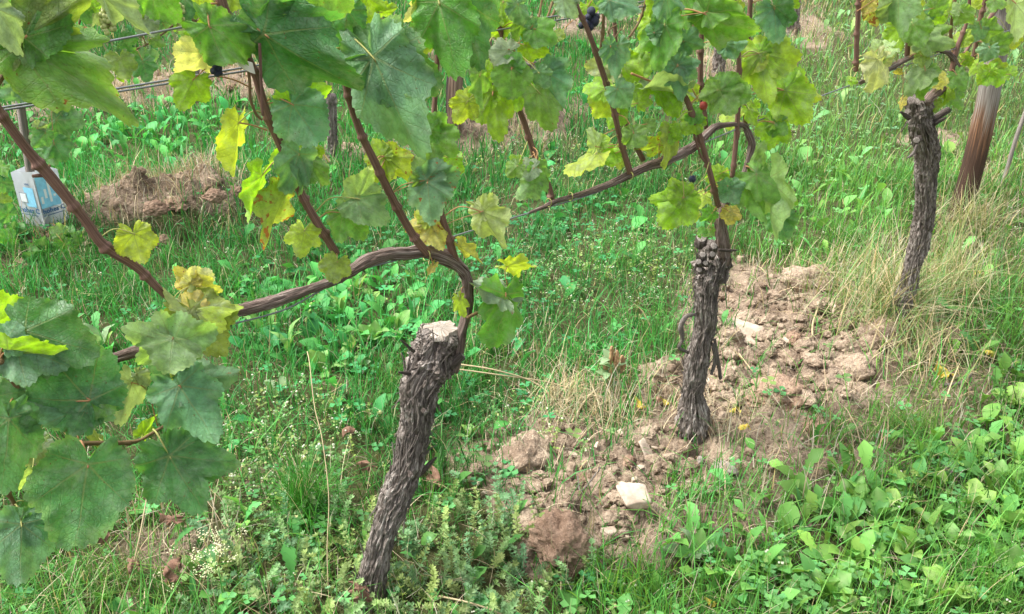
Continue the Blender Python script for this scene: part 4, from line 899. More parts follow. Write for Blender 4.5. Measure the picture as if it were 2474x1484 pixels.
LV = {V1: [
 # top left
 (45, 112, 292, 252, 'mid', 20, 8, .12, .55, .08, .4), (48, 108, 235, 95, 'mid', 15, 8, .118, .55, .0, .4), (60, 92, 215, -10, 'olive', -15, 5, .13, .75, .25, .4), (60, 92, 130, -40, 'green', -15, 5, .13, .85), (-10, 20, 40, 118, 'grey', 25, 0, .15, .8), (30, -60, 60, 60, 'green', 10, 0, .08, .8, .1),
 (238, -20, 318, 92, 'grey', 58, 10, .08, .55), (500, 75, 448, 108, 'lime', 45, 0, .05, 1.1), (495, 125, 452, 190, 'cream', 40, 10, .06, 1.1, 0, 1.2, .5), (470, 190, 432, 252, 'lime', 0, 0, .04, 1.1, 0, .3), (492, 95, 440, 70, 'lime', 50, 0, .05, .9),
 (505, 62, 620, 140, 'green', 20, 0, .09, .75), (560, -20, 600, 48, 'olive', 30, 0, .02, .8), (470, -25, 500, 28, 'yel', 30, 0, 0, .8, .1), (370, -20, 420, 45, 'green', 10, 0, 0, .9),
 (700, -45, 700, 36, 'mid', 10, 10, .11, 1.3), (780, -50, 835, 32, 'mid', 0, 0, .11, 1.1), (640, 82, 808, 50, 'dark', -38, 5, .10, .80), (638, 82, 828, 215, 'dark', 28, 5, .11, .68), (840, 25, 820, 110, 'dark', 20, 0, .07, .9),
 (880, -10, 905, 62, 'lime', 20, 0, .05, .8), (900, 138, 992, 355, 'blue', 12, 8, .12, .72, .0, .35, .3), (902, 136, 1068, 208, 'dark', -10, 6, .112, .95, 0, .4), (905, 132, 955, 45, 'green', 20, 0, .10, .95),
 (1060, 5, 1100, 165, 'green', 12, 5, .11, .85, 0, .3), (1110, 0, 1160, 160, 'dark', -5, 5, .10, .80), (1060, -20, 1030, 130, 'olive', 25, 0, .09, .6), (1035, 10, 985, 48, 'cream', 40, 0, .07, .9, .1), (1180, -30, 1165, 60, 'dark', 40, 0, .06, .8),
 (920, 30, 960, 20, 'lime', 40, 0, .05, .9, .1), 
 (705, 252, 768, 345, 'blue', 5, 15, .09, 1.0, 0, .2), (707, 248, 800, 215, 'lime', 10, 0, .085, .95, .12, .3), (577, 297, 553, 402, 'yel', 62, 0, .06, 1.0, .02, .2), (632, 425, 600, 518, 'lime', 58, 0, .05, .95, .02, .2),
 (730, 362, 655, 390, 'lime', 10, 0, .03, 1.1, 0, .2), (735, 358, 785, 375, 'lime', 10, 0, .03, 1.3, .05), (732, 375, 680, 452, 'lime', 20, 0, .03, .8), (722, 372, 690, 470, 'blue', 12, 10, .08, .75), (745, 388, 800, 440, 'mid', 35, 0, .07, .8), (725, 400, 735, 465, 'blue', 50, 0, .08, .8),
 (828, 515, 880, 572, 'green', 5, 10, .07, 1.15, 0, .3, .1), (862, 480, 950, 530, 'pgreen', 30, 10, .08, .85, 0, .6, .4), (865, 478, 900, 412, 'pgreen', -20, 0, .075, .95), (930, 385, 880, 440, 'yel', 10, 0, .03, 1.0, .22), (935, 380, 998, 440, 'yel', 20, 0, .03, .8, .3), (925, 380, 905, 345, 'lime', 10, 0, .03, 1.3, .1),
 (1032, 440, 1040, 525, 'blue', 10, 10, .09, 1.0, .22, .3), (1030, 436, 1115, 425, 'blue', 10, 0, .088, .85, .33, .2), (1030, 430, 1060, 355, 'mid', 15, 0, .085, .9, .1), (1045, 325, 1105, 380, 'mid', 20, 10, .07, .9, .05), (1040, 318, 1075, 280, 'green', 0, 0, .075, 1.2),
 (1080, 380, 1115, 420, 'lime', 20, 0, .03, 1.0, .3), (685, 470, 648, 578, 'olive', 50, 0, .05, .9, .4), (735, 558, 722, 620, 'yel', 5, 10, .05, 1.15, .03, .2), (815, 632, 800, 685, 'olive', 5, 5, .075, 1.2, .03, .1, .1), (1040, 540, 975, 555, 'yellow', 10, 0, .03, 1.0, .4), (1042, 545, 1070, 600, 'yellow', 10, 0, .03, 1.0, .2), (1035, 535, 1010, 515, 'yel', 10, 0, .03, 1.4, .15),
 (1112, 595, 1155, 632, 'yellow', 55, 0, .05, .9, .1), (1165, 513, 1212, 598, 'pale', 48, 0, .07, 1.0, 0, .4), (1163, 512, 1200, 470, 'pale', 10, 0, .07, .9, 0), (1215, 708, 1112, 645, 'grey', 60, 0, .06, 1.0, .22), (1222, 712, 1208, 838, 'green', 45, 0, .07, 1.1, 0, .3), (1225, 645, 1296, 662, 'yel', 68, 0, .05, 1.3, .1), (1110, 722, 1125, 762, 'yel', 50, 0, .06, .9, .1), (1045, 640, 1024, 668, 'yellow', 60, 0, .05, .9, .3),
 # yellow leaves low left
 (323, 565, 340, 640, 'yel', 5, 0, .07, 1.05, .03, .15, .1), (465, 688, 515, 658, 'cream', 20, 0, .06, 1.0, .05, .3), (462, 688, 425, 650, 'yellow', 20, 0, .06, 1.0, .25, .3), (465, 692, 525, 710, 'yellow', 40, 0, .055, 1.0, .05), (462, 750, 540, 858, 'olive', 10, 5, .09, 1.0, .03, .3), (462, 748, 582, 738, 'yel', 30, 0, .088, .8, .08, .2), (464, 745, 490, 700, 'yellow', 10, 0, .086, 1.2, .03), (458, 752, 405, 705, 'pale', 60, 0, .09, .9),
 ], V0: [
 (418, 818, 412, 893, 'pgreen', 5, 42, .16, 1.45, 0, .2, .1), (418, 830, 505, 800, 'pgreen', 10, 25, .155, 1.0), (415, 830, 325, 800, 'pgreen', 5, 25, .152, 1.0), (433, 932, 512, 1050, 'blue', 5, 5, .17, 1.0, 0, .15, .1), (432, 930, 372, 880, 'dark', 10, 0, .16, .95), (436, 930, 560, 900, 'blue', 15, 0, .165, .85),
 (30, 800, 128, 735, 'lime', 50, 0, .10, 1.3, .02), (-30, 790, 70, 735, 'lime', 40, 0, .11, 1.1), (60, 800, 200, 850, 'dark', 5, 15, .15, .95), (10, 830, 40, 770, 'blue', 10, 0, .16, 1.3), (40, 835, 150, 880, 'blue', 20, 15, .155, 1.1), (20, 850, 140, 875, 'lime', 62, 0, .165, 1.0), (120, 870, 190, 820, 'lime', 45, 0, .14, .8),
 (215, 968, 105, 838, 'dark', 3, -5, .19, 1.0, 0, .15, .1), (213, 972, 52, 952, 'blue', 5, 0, .185, .75, 0, .1), (220, 965, 288, 935, 'green', 10, 0, .187, 1.2), (215, 975, 190, 1030, 'dark', 10, 30, .183, 1.5), 
 (320, 925, 300, 1020, 'grey', 30, 0, .13, .95), (330, 905, 360, 930, 'grey', 20, 0, .125, 1.0), (212, 1122, 200, 1312, 'dark', 2, 3, .2, .98, 0, .12, .08), (409, 1102, 498, 1245, 'dark', 3, 3, .18, .92, 0, .12, .08), (410, 1100, 560, 1120, 'dark', 8, 0, .178, .75, 0, .1),
 (20, 1012, 22, 1165, 'dark', 10, 0, .2, .85, .06), (20, 1008, 78, 1040, 'dark', 10, 0, .195, 1.1, .04), (-20, 960, 50, 940, 'dark', 20, 0, .17, 1.2), (-30, 1000, 30, 1000, 'green', 20, 0, .15, 1.3), (52, 1267, 62, 1395, 'blue', 8, 5, .21, 1.05, 0, .15, .1), (56, 1262, 125, 1285, 'dark', 10, 0, .205, 1.0), (50, 1262, -10, 1270, 'dark', 10, 0, .206, 1.1), (85, 1070, 118, 1135, 'grey', 20, 0, .14, .9), (75, 1150, 20, 1175, 'pale', 68, 0, .18, 1.4), (90, 1060, 30, 1065, 'pale', 72, 0, .18, .9),
 (195, 1008, 210, 1046, 'cream', 40, 0, .1, .9), (345, 1050, 372, 1010, 'lime', 30, 0, .1, .8), (430, 905, 442, 860, 'yel', 40, 0, .15, .8), (55, 1210, 70, 1240, 'dark', 20, 0, .16, 1.0),
 (240, 1060, 205, 1010, 'olive', 60, 0, .1, .9)],
 V2: [
 (1130, 245, 1100, 298, 'yel', 10, 0, .05, 1.1, .12, .2), (1150, 235, 1125, 215, 'yel', 20, 0, .04, 1.1, .1), (1190, 225, 1210, 345, 'lime', 8, 0, .06, .75, .03, .2), (1190, 225, 1160, 250, 'lime', 20, 0, .055, 1.3), (1165, 200, 1180, 150, 'lime', 20, 0, .04, .9), (1160, 180, 1165, 250, 'mid', 45, 0, .08, .8),
 (1235, 165, 1240, 235, 'mid', 5, 5, .10, 1.15, .0, .3), (1238, 165, 1250, 128, 'green', 0, 0, .10, 1.8), (1230, 120, 1162, 118, 'grey', 50, 0, .08, 1.0), (1290, 70, 1345, 95, 'green', 20, 10, .07, 1.1), (1285, 65, 1270, 45, 'blue', 30, 0, .07, 2.0), (1300, 175, 1320, 208, 'blue', 20, 0, .11, 1.3), (1325, 180, 1350, 262, 'blue', 10, 5, .09, .9, .02), (1325, 175, 1370, 150, 'blue', 10, 0, .09, 1.1), (1300, 222, 1345, 305, 'mid', 40, 0, .10, .85, .06), (1268, 205, 1250, 262, 'lime', 20, 0, .04, .9), (1270, 110, 1320, 135, 'lime', 30, 0, .05, 1.2, .08), (1345, 90, 1355, 70, 'olive', 30, 0, .04, 1.3), (1260, 60, 1245, 100, 'mid', 40, 0, .05, .9), (1250, 10, 1262, 60, 'blue', 40, 0, .06, 1.0), (1215, 5, 1210, 55, 'lime', 30, 0, .04, .9), (1200, 40, 1190, 70, 'lime', 20, 0, .03, 1.2), (1240, 30, 1200, 95, 'lime', 45, 0, .02, .8),
 (1480, 165, 1415, 160, 'pale', 10, 0, .0, .9), (1480, 165, 1455, 195, 'pale', 10, 0, .0, 1.2), (1460, 215, 1405, 205, 'lime', 20, 0, .02, 1.0), (1470, 235, 1450, 290, 'yel', 20, 0, .02, 1.2, .1), (1490, 260, 1470, 312, 'lime', 30, 0, .02, 1.0), (1490, 110, 1490, 175, 'blue', 10, 5, .08, .95, 0, .3), (1475, 112, 1465, 160, 'blue', 30, 0, .08, .8), (1525, 175, 1545, 100, 'lime', 15, 0, .0, .9), (1530, 175, 1550, 130, 'lime', 10, 0, .0, 1.2), (1600, 70, 1535, 40, 'yel', 10, 0, .0, .9), (1570, 50, 1545, 100, 'lime', 20, 0, .0, .9), (1490, -15, 1500, 38, 'blue', 0, 20, .09, 1.5), (1470, 0, 1530, 20, 'blue', 10, 10, .085, 1.0), (1420, 15, 1440, 50, 'lime', 30, 0, .02, 1.0), (1360, 0, 1400, 35, 'grey', 40, 0, .04, 1.0), (1580, 80, 1575, 48, 'dark', 20, 0, .08, 1.4), (1605, 60, 1585, 168, 'green', 25, 5, .09, .75, 0, .4), (1610, 55, 1638, 130, 'dark', 20, 0, .088, .9),
 (1610, -10, 1635, 62, 'blue', 30, 0, .09, .8), (1580, 0, 1590, 50, 'lime', 30, 0, .04, .8), (1650, -10, 1655, 70, 'green', 50, 0, .04, .8), (1650, 100, 1695, 112, 'blue', 20, 0, .06, 1.2), (1655, 98, 1650, 148, 'blue', 30, 0, .06, .9), (1635, 160, 1600, 195, 'blue', 10, 0, .08, 1.2), (1637, 158, 1650, 232, 'blue', 5, 0, .082, .9, 0, .3), (1637, 158, 1682, 150, 'blue', 10, 0, .08, 1.0), (1755, 110, 1800, 105, 'blue', 20, 0, .06, 1.2), (1752, 108, 1758, 140, 'blue', 20, 0, .06, 1.4), (1738, 218, 1812, 232, 'mid', 5, 15, .09, 1.05, .03, .3), (1735, 218, 1695, 235, 'mid', 10, 10, .09, 1.1), (1738, 222, 1770, 268, 'mid', 10, 30, .088, 1.3), (1745, 215, 1775, 188, 'mid', 10, 10, .088, 1.5),
 (1836, 132, 1860, 242, 'yel', 5, 5, .05, .85, .05, .2), (1838, 130, 1925, 150, 'yel', 10, 0, .05, .9, .03), (1836, 128, 1845, 95, 'lime', 10, 0, .05, 1.6), (1832, 132, 1800, 180, 'yel', 30, 0, .045, .9, .2), (1705, 35, 1820, 98, 'green', 35, 0, .10, .8, 0, .4), (1705, 30, 1760, -20, 'green', 20, 0, .10, 1.0), (1700, 30, 1695, -20, 'blue', 30, 0, .08, 1.0), (1870, 20, 1880, 90, 'blue', 10, 5, .06, 1.1), (1870, 15, 1918, 55, 'dark', 10, 0, .06, 1.0), (1770, 10, 1790, 45, 'yel', 20, 0, .02, 1.3, .1), (1900, -15, 1925, 20, 'lime', 30, 0, .04, 1.2, .2), (1740, 60, 1710, 105, 'pale', 40, 0, .0, 1.0), (1670, 60, 1665, 75, 'lime', 20, 0, .0, 2.0),
 (1490, 215, 1525, 255, 'blue', 20, 0, .08, 1.1), (1630, 225, 1510, 218, 'grey', 72, 0, .06, 1.4), (1530, 212, 1545, 240, 'lime', 30, 0, .05, 1.5), (1500, 150, 1540, 215, 'lime', 20, 0, .01, .9), (1600, 215, 1635, 275, 'lime', 30, 0, .03, .9), (1660, 225, 1690, 240, 'yel', 20, 0, .02, 1.5), (1530, 322, 1555, 352, 'mid', 5, 20, .08, 1.5, .03), (1530, 320, 1508, 345, 'mid', 10, 10, .08, 1.2), (1560, 300, 1585, 312, 'mid', 20, 0, .05, 1.3), (1615, 330, 1598, 300, 'lime', 30, 0, .06, 1.4, .1), (1620, 325, 1625, 405, 'olive', 55, 0, .06, .9, .1), (1615, 320, 1650, 330, 'lime', 20, 0, .06, 1.3, .08), (1440, 370, 1368, 405, 'yel', 66, 0, .06, 1.2, .05), (1440, 355, 1435, 308, 'pale', 50, 0, .06, 1.0), (1445, 345, 1470, 330, 'lime', 30, 0, .05, 1.4), (1470, 380, 1500, 350, 'lime', 20, 0, .02, 1.1), (1450, 365, 1490, 385, 'lime', 20, 0, .02, 1.1), (1590, 350, 1535, 370, 'yel', 30, 0, .02, .8, .35), (1600, 345, 1610, 380, 'yel', 30, 0, .02, 1.0, .4), (1500, 385, 1490, 408, 'yel', 20, 0, .02, 1.5), (1680, 285, 1645, 318, 'lime', 20, 0, .05, 1.2, .05), (1670, 275, 1700, 290, 'green', 20, 0, .05, 1.3), (1540, 250, 1560, 215, 'lime', 30, 0, .0, 1.2), (1820, 250, 1825, 275, 'lime', 30, 0, .0, 1.6, .2), (1780, 285, 1740, 280, 'yel', 20, 0, .0, 1.4), (1810, 265, 1835, 300, 'lime', 50, 0, .03, .9),
 (1896, 220, 1955, 305, 'lime', 10, 0, .06, .95, .1, .2), (1896, 218, 1930, 170, 'lime', 10, 0, .06, 1.1, .05), (1900, 220, 1970, 235, 'yel', 15, 0, .058, .9, .03), (1870, 300, 1862, 362, 'lime', 10, 0, .05, 1.1, .05), (1868, 298, 1898, 320, 'mid', 10, 0, .05, 1.2), (1870, 295, 1840, 290, 'lime', 20, 0, .05, 1.3),
 (1250, 400, 1225, 425, 'mid', 10, 0, .05, 1.4), (1250, 395, 1232, 378, 'lime', 20, 0, .04, 1.4), (1290, 405, 1250, 415, 'grey', 30, 0, .06, 1.2), (1300, 405, 1320, 455, 'mid', 30, 0, .06, 1.0), (1290, 440, 1255, 472, 'pgreen', 15, 0, .06, 1.1), (1300, 430, 1310, 460, 'mid', 30, 0, .05, 1.2),
 (1652, 480, 1602, 545, 'lime', 8, 0, .07, 1.0, .03, .2), (1652, 478, 1620, 432, 'lime', 10, 0, .07, 1.0), (1655, 482, 1580, 485, 'lime', 12, 0, .07, .8), (1660, 510, 1688, 530, 'yel', 30, 0, .04, 1.2), (1760, 455, 1785, 488, 'blue', 10, 5, .09, 1.4), (1758, 450, 1735, 440, 'dark', 10, 0, .09, 1.6), (1770, 450, 1798, 445, 'blue', 10, 0, .09, 1.3), (1765, 510, 1762, 545, 'yellow', 5, 0, .08, 1.3, .1), (1762, 512, 1785, 520, 'yellow', 5, 0, .08, 1.6, .05),
 (1810, 440, 1850, 520, 'mid', 45, 0, .06, .9), (1825, 420, 1900, 470, 'mid', 40, 0, .07, .9, .03), (1855, 430, 1868, 572, 'pgreen', 66, 0, .08, 1.0), (1880, 470, 1915, 500, 'green', 30, 0, .05, 1.0), (1880, 520, 1900, 578, 'dark', 15, 0, .07, 1.1), (1885, 520, 1915, 530, 'dark', 10, 0, .07, 1.4), (1720, 515, 1698, 535, 'green', 20, 0, .06, 1.4), (1722, 510, 1700, 505, 'lime', 20, 0, .05, 1.5), (1740, 420, 1705, 440, 'lime', 20, 0, .03, 1.1), (1745, 430, 1760, 412, 'lime', 20, 0, .03, 1.5), (1795, 460, 1800, 480, 'lime', 30, 0, .04, 2.0), (1695, 568, 1692, 548, 'green', 30, 0, .06, 1.2), (1715, 555, 1728, 570, 'mid', 30, 0, .05, 1.0), (1820, 400, 1830, 345, 'mid', 45, 0, .04, .9), (1700, 470, 1690, 500, 'yel', 30, 0, .03, 1.2)],
 V3: [
 (2145, 115, 2085, 135, 'pale', 60, 0, .04, 1.1, .0), (2120, 120, 2105, 98, 'pale', 30, 0, .04, 1.6), (2120, 145, 2130, 225, 'cream', 40, 0, .06, .8, .05), (2130, 150, 2150, 130, 'cream', 20, 0, .05, 1.5), (2170, -5, 2180, 80, 'pgreen', 15, 5, .09, 1.0), (2170, 0, 2135, 60, 'pale', 30, 0, .088, .8), (2175, -5, 2230, 40, 'pgreen', 20, 0, .085, 1.0), (2110, 20, 2120, 60, 'yellow', 30, 0, .04, 1.2, .5), (2100, 5, 2085, 30, 'yellow', 20, 0, .04, 1.6, .3), (2170, 65, 2175, 115, 'lime', 20, 0, .0, 1.1), (2205, 60, 2235, 108, 'mid', 15, 0, .05, 1.0), (2225, 95, 2290, 105, 'pgreen', 20, 0, .06, .9), (2230, 90, 2280, 70, 'mid', 20, 0, .05, .9), (2240, 45, 2280, 55, 'lime', 20, 0, .03, 1.3), (2245, 40, 2240, 15, 'blue', 20, 0, .04, 1.4), (2255, 20, 2290, 10, 'mid', 20, 0, .05, 1.3), (2225, 135, 2232, 160, 'olive', 10, 0, .07, 1.6, .05), (2222, 128, 2215, 110, 'lime', 20, 0, .05, 1.6), (2235, 170, 2190, 215, 'pgreen', 40, 0, .08, 1.0), (2235, 175, 2215, 240, 'mid', 45, 0, .078, .9), (2215, 130, 2195, 110, 'cream', 40, 0, .03, 1.2), (2260, 185, 2285, 200, 'yellow', 30, 0, .05, 1.4, .1), (2275, 200, 2250, 180, 'yellow', 30, 0, .05, 1.4, .15), (2310, 180, 2335, 215, 'mid', 30, 0, .06, 1.0), (2305, 225, 2325, 262, 'mid', 30, 0, .06, 1.0, .1), (2290, 215, 2280, 250, 'lime', 40, 0, .05, .9), (2262, 245, 2260, 270, 'lime', 30, 0, .04, 1.2), (2180, 240, 2172, 265, 'yellow', 45, 0, .05, .9), (2175, 175, 2160, 178, 'yellow', 50, 0, .04, 1.5, .2), (2055, 195, 2070, 200, 'lime', 20, 0, .05, 2.0, .3), (2320, 30, 2345, 58, 'mid', 20, 0, .06, 1.3), (2318, 28, 2305, 10, 'pgreen', 20, 0, .06, 1.6), (2375, 70, 2415, 80, 'mid', 20, 0, .06, 1.3), (2370, 68, 2350, 95, 'blue', 20, 0, .06, 1.3), (2400, 110, 2440, 90, 'mid', 20, 0, .05, 1.2), (2390, 115, 2380, 150, 'blue', 20, 0, .05, 1.2), (2395, 170, 2425, 205, 'lime', 20, 0, .07, 1.2, .05), (2390, 172, 2372, 200, 'lime', 20, 0, .07, 1.2, .05), (2400, 168, 2430, 160, 'yel', 20, 0, .07, 1.2, .03), (2360, 155, 2345, 180, 'lime', 30, 0, .05, 1.1), (2455, 10, 2460, 100, 'pale', 50, 0, .07, .8), (2440, 90, 2455, 120, 'yel', 30, 0, .03, 1.2, .2), (2320, 100, 2330, 70, 'yel', 30, 0, .03, 1.2, .1), (2340, 140, 2320, 155, 'yel', 20, 0, .04, 1.4, .1), (2330, 145, 2345, 160, 'lime', 20, 0, .04, 1.6), (2290, 30, 2270, -5, 'lime', 20, 0, .02, 1.0), (2400, 0, 2430, 15, 'mid', 20, 0, .05, 1.4), (2440, 180, 2425, 155, 'lime', 20, 0, .03, 1.4), (2355, 20, 2340, 0, 'yel', 20, 0, .02, 1.4, .1), (2210, 10, 2225, -10, 'yel', 20, 0, .02, 1.8)]}
for vn, L_ in LV.items():
    for q in L_:
        q = list(q); kw = {}
        for nme, idx in (('roll', 5), ('pitch', 6), ('off', 7), ('wsc', 8), ('dmg', 9), ('bend', 10), ('fold', 11)):
            if len(q) > idx: kw[nme] = q[idx]
        if random.random() < .5 and 'roll' in kw: kw['roll'] = -kw['roll']
        put_leaf(vn, *q[:5], **kw)
# canopy just above the frame, so the rows look right from a step aside
for vn, u0, u1, n in ((V1, -100, 1150, 20), (V2, 1150, 1950, 16), (V3, 1980, 2600, 10)):
    for k in range(n):
        a, b = random.uniform(u0, u1), random.uniform(-520, -170); an = random.uniform(.6, 2.5); s = random.uniform(60, 110)
        put_leaf(vn, a, b, a + math.cos(an) * s, b + math.sin(an) * s, random.choice(('green', 'mid', 'blue', 'lime', 'dark')), random.uniform(-50, 50), random.uniform(-20, 30), random.uniform(-.08, .12), .95, random.choice((0, .1)), res=0)

# ------------------------------------------------------------------ berries and tendrils
bm = bmesh.new(); bmesh.ops.create_uvsphere(bm, u_segments=14, v_segments=10, radius=1)
BM = {}
for nm, mt in (('b', M_BERRY), ('r', M_BERRYR), ('w', M_BERRYW)):
    me = D.meshes.new('berry'); bm.to_mesh(me); me.materials.append(mt); me.polygons.foreach_set('use_smooth', np.ones(len(me.polygons), bool)); BM[nm] = me
bm.free()
def berry(vine, u, v, r, k, off=.04, f=row):
    p = f(u, v, off); rr = pxsize(p, r); return link('berry', BM[k], Matrix.Translation(p) @ Matrix.Diagonal((rr, rr, rr * 1.08, 1)), vine)
for a in ((520, 158, 9), (528, 165, 9), (524, 178, 8), (515, 172, 8), (531, 176, 7)): berry(V1, *a, 'b', .07)
for a in ((1428, 28, 11), (1434, 52, 13), (1425, 65, 10), (1414, 58, 10), (1404, 62, 8), (1440, 42, 9), (1420, 42, 8)): berry(V2, *a, 'b', .03)
berry(V2, 1672, 433, 9, 'b', .05); berry(V2, 1699, 256, 10, 'r', .06); berry(V2, 1704, 247, 8, 'r', .05)
berry(V2, 1790, 500 - 60, 6, 'b', .0)
def tendril(vine, L, off=.05, mat=None, r=None):
    link('tendril', tube('tendril', rowpts(L, off), mat or M_PETG, 6, 30), None, vine)
tendril(V1, [(495, 118, 3), (505, 95, 3), (520, 90, 3), (528, 105, 3), (520, 135, 3), (518, 150, 2)], .07)
tendril(V1, [(598, 155, 4), (603, 200, 4), (605, 240, 4), (618, 275, 4), (632, 290, 3)], .08, M_CANEO)
tendril(V1, [(627, 105, 4), (630, 180, 4), (634, 280, 3)], .10, M_CANE)
tendril(V1, [(790, 128, 4), (815, 118, 4), (850, 118, 4), (868, 126, 4)], .06)
tendril(V1, [(860, 135, 4), (855, 180, 4), (850, 222, 4)], .04, M_CUT)
tendril(V1, [(530, 185, 2), (570, 195, 2), (610, 215, 2)], .05, M_PET)
tendril(V1, [(577, 297, 2), (610, 303, 2), (645, 315, 2)], .06, M_PET)
tendril(V2, [(1525, 178, 3), (1580, 200, 3), (1630, 218, 3)], .05, M_PET)
tendril(V2, [(1490, 60, 2), (1470, 75, 2), (1480, 95, 2), (1500, 70, 2)], .03, M_CANEO)
tendril(V2, [(1670, 425, 1.5), (1675, 415, 1.5), (1690, 405, 1.5)], .05, M_PETG)
tendril(V2, [(1690, 245, 1.6), (1680, 230, 1.6), (1672, 215, 1.6)], .05, M_PET)
tendril(V2, [(1290, 272, 4), (1305, 275, 4), (1314, 290, 4), (1311, 308, 3)], .04, M_PETG)
# ties and clip
def tie(u, v, w_, h_, label, off=.06):
    p = row(u, v, off); r = pxsize(p, 1.2); pts = []
    for k in range(13):
        a = k / 12 * 2 * math.pi; pts.append((*(row(u + math.cos(a) * w_, v + math.sin(a) * h_, off - .02 + .03 * math.cos(a))), r))
    tag(link('tie', tube('tie', pts, M_PETG, 6, 30)), label, 'tie', 'ties holding the vine arms')
tie(1030, 618, 9, 13, 'pale tie round the arm of the front vine at the third cane'); tie(1325, 490, 7, 10, 'pale tie at the thin end of the second vine arm'); tie(1378, 475, 5, 10, 'pale tie on the second vine arm near its end', .07); tie(1522, 425, 7, 9, 'pale tie at the first tall cane of the second vine')
p = row(590, 155, .10)
def plate(name, P, th, mat):
    bm = bmesh.new(); vs = [bm.verts.new(q) for q in P]; f = bm.faces.new(vs); r = bmesh.ops.extrude_face_region(bm, geom=[f])
    for v_ in [g for g in r['geom'] if isinstance(g, bmesh.types.BMVert)]: v_.co -= ROWN * th
    bmesh.ops.recalc_face_normals(bm, faces=bm.faces[:]); me = D.meshes.new(name); bm.to_mesh(me); bm.free(); me.materials.append(mat); return me
tag(link('wire_clip', plate('wire_clip', [row(a, b, .09) for a, b in ((570, 142), (610, 152), (617, 180), (603, 175), (578, 160))], .006, M_CLIP)), 'white plastic clip on the twin wires beside the brown cane', 'clip')

# ------------------------------------------------------------------ posts
def post(name, L, mat, label, cat, f=row, off=0.0, segs=40, splinter=False, amp=.05):
    pts = rowpts(L, off, f); base = Vector(pts[0][:3])
    def d(th, L_, r):
        q = np.stack([np.cos(th) * 6, np.sin(th) * 6, L_ * 4], -1); return r * amp * fbm(q, 3, 5)
    me = tube(name, pts, mat, segs, 80, d, origin=base)
    if splinter:
        n = len(me.vertices)
        for v_ in me.vertices:
            pass
    o = link(name, me, Matrix.Translation(base)); tag(o, label, cat); return o
pg = gpt(2312, 540); fp = lambda a, b, o=0: onplane(a, b, pg, ROWN, o)
post('wooden_post', [(2300, 590, 27), (2308, 560, 27), (2322, 505, 26), (2350, 400, 25), (2378, 280, 25), (2395, 190, 25), (2415, 80, 24), (2435, -40, 24), (2450, -140, 23)], M_POST, 'round grey wooden post with rusty band and black foot, leaning at right', 'post', fp)
pr_g = gpt(2415, 450)
post('metal_rod', [(2408, 475, 5), (2420, 440, 5), (2432, 410, 5), (2452, 340, 5), (2480, 260, 5), (2520, 140, 5)], M_GREYW, 'thin grey rod standing at the right edge behind the wooden post', 'rod', lambda a, b, o=0: onplane(a, b, pr_g, ROWN, o), segs=12)
post('wooden_post', [(1098, 345, 17), (1094, 290, 18), (1096, 220, 19), (1099, 175, 18), (1102, 150, 9), (1104, 136, 2)], M_POST2, 'short splintered stake with charred black side in the row behind', 'post', row2, segs=30, amp=.14)
post('wooden_post', [(88, 500, 10), (70, 400, 10), (48, 250, 10), (20, 110, 10), (0, 0, 10)], M_GREYW, 'slim grey stake standing in the white carton at left', 'post', row2, off=-.07, segs=4)
post('wooden_post', [(1215, 330 + 20, 5), (1196, 225, 5), (1180, 80, 6), (1172, 0, 6)], M_POST2, 'thin dark stake behind the leaves right of the charred stake', 'post', row2, segs=10)

# ------------------------------------------------------------------ second row: vines behind
def bgvine(u, v, top, r, label, seed, lean=0, nleaf=0, sp=90, topv=None):
    base = gpt(u, v); f = lambda a, b, o=0: onplane(a, b, base, ROW2N, o)
    vn = thing('grape_vine', base, label, 'vine', 'vines of the rows behind'); W[vn.name] = vn.matrix_basis.copy()
    L = [(u, v + 8, r), (u + lean * .3, v - (v - top) * .35, r * .85), (u + lean * .7, v - (v - top) * .7, r * .9), (u + lean, top, r * 1.15)]
    pts = rowpts(L, 0, f); me = tube('trunk', pts, M_BARK, 48, 90, bark_disp(seed, .2, 7), origin=pts[0][:3]); link('trunk', me, Matrix.Translation(pts[0][:3]), vn)
    head = Vector(pts[-1][:3])
    ring = []
    for k in range(3):
        e = head + ROW2D * random.uniform(-.5, .5) + Vector((0, 0, random.uniform(.7, 1.0))); mid = (head + e) / 2 + ROW2D * random.uniform(-.15, .15)
        pp = [(*head, .008), (*mid, .006), (*e, .004)]; addpts(vn.name, pp)
        link('shoot', tube('shoot', pp, M_CANEO, 8, 20, cane_disp(k + seed)), None, vn)
    return vn, f, head
B1, f1, h1 = bgvine(805, 392, 230, 13, 'dark rough trunk in the row behind, between the left canes of the front vine', 50, -8)
B2_, f2, h2 = bgvine(1735, 182, 40, 14, 'far dark trunk on a dry grass hump behind the tall canes of the middle vine', 51, 6)
B3_, f3, h3 = bgvine(1290, 310, 150, 12, 'trunk of the row behind on a soil hump right of the charred stake', 52, -10)
B4_, f4, h4 = bgvine(1915, 90, -60, 14, 'farthest trunk in dry grass near the top right of the middle vine', 53, 8)
B5_, f5, h5 = bgvine(470, 245, 60, 10, 'thin trunk on the farthest soil strip behind the twin wires', 54, 5)
B6_, f6, h6 = bgvine(640, 170, 20, 9, 'vine trunk on the dry hump at the upper left behind the brown cane', 55, 5)
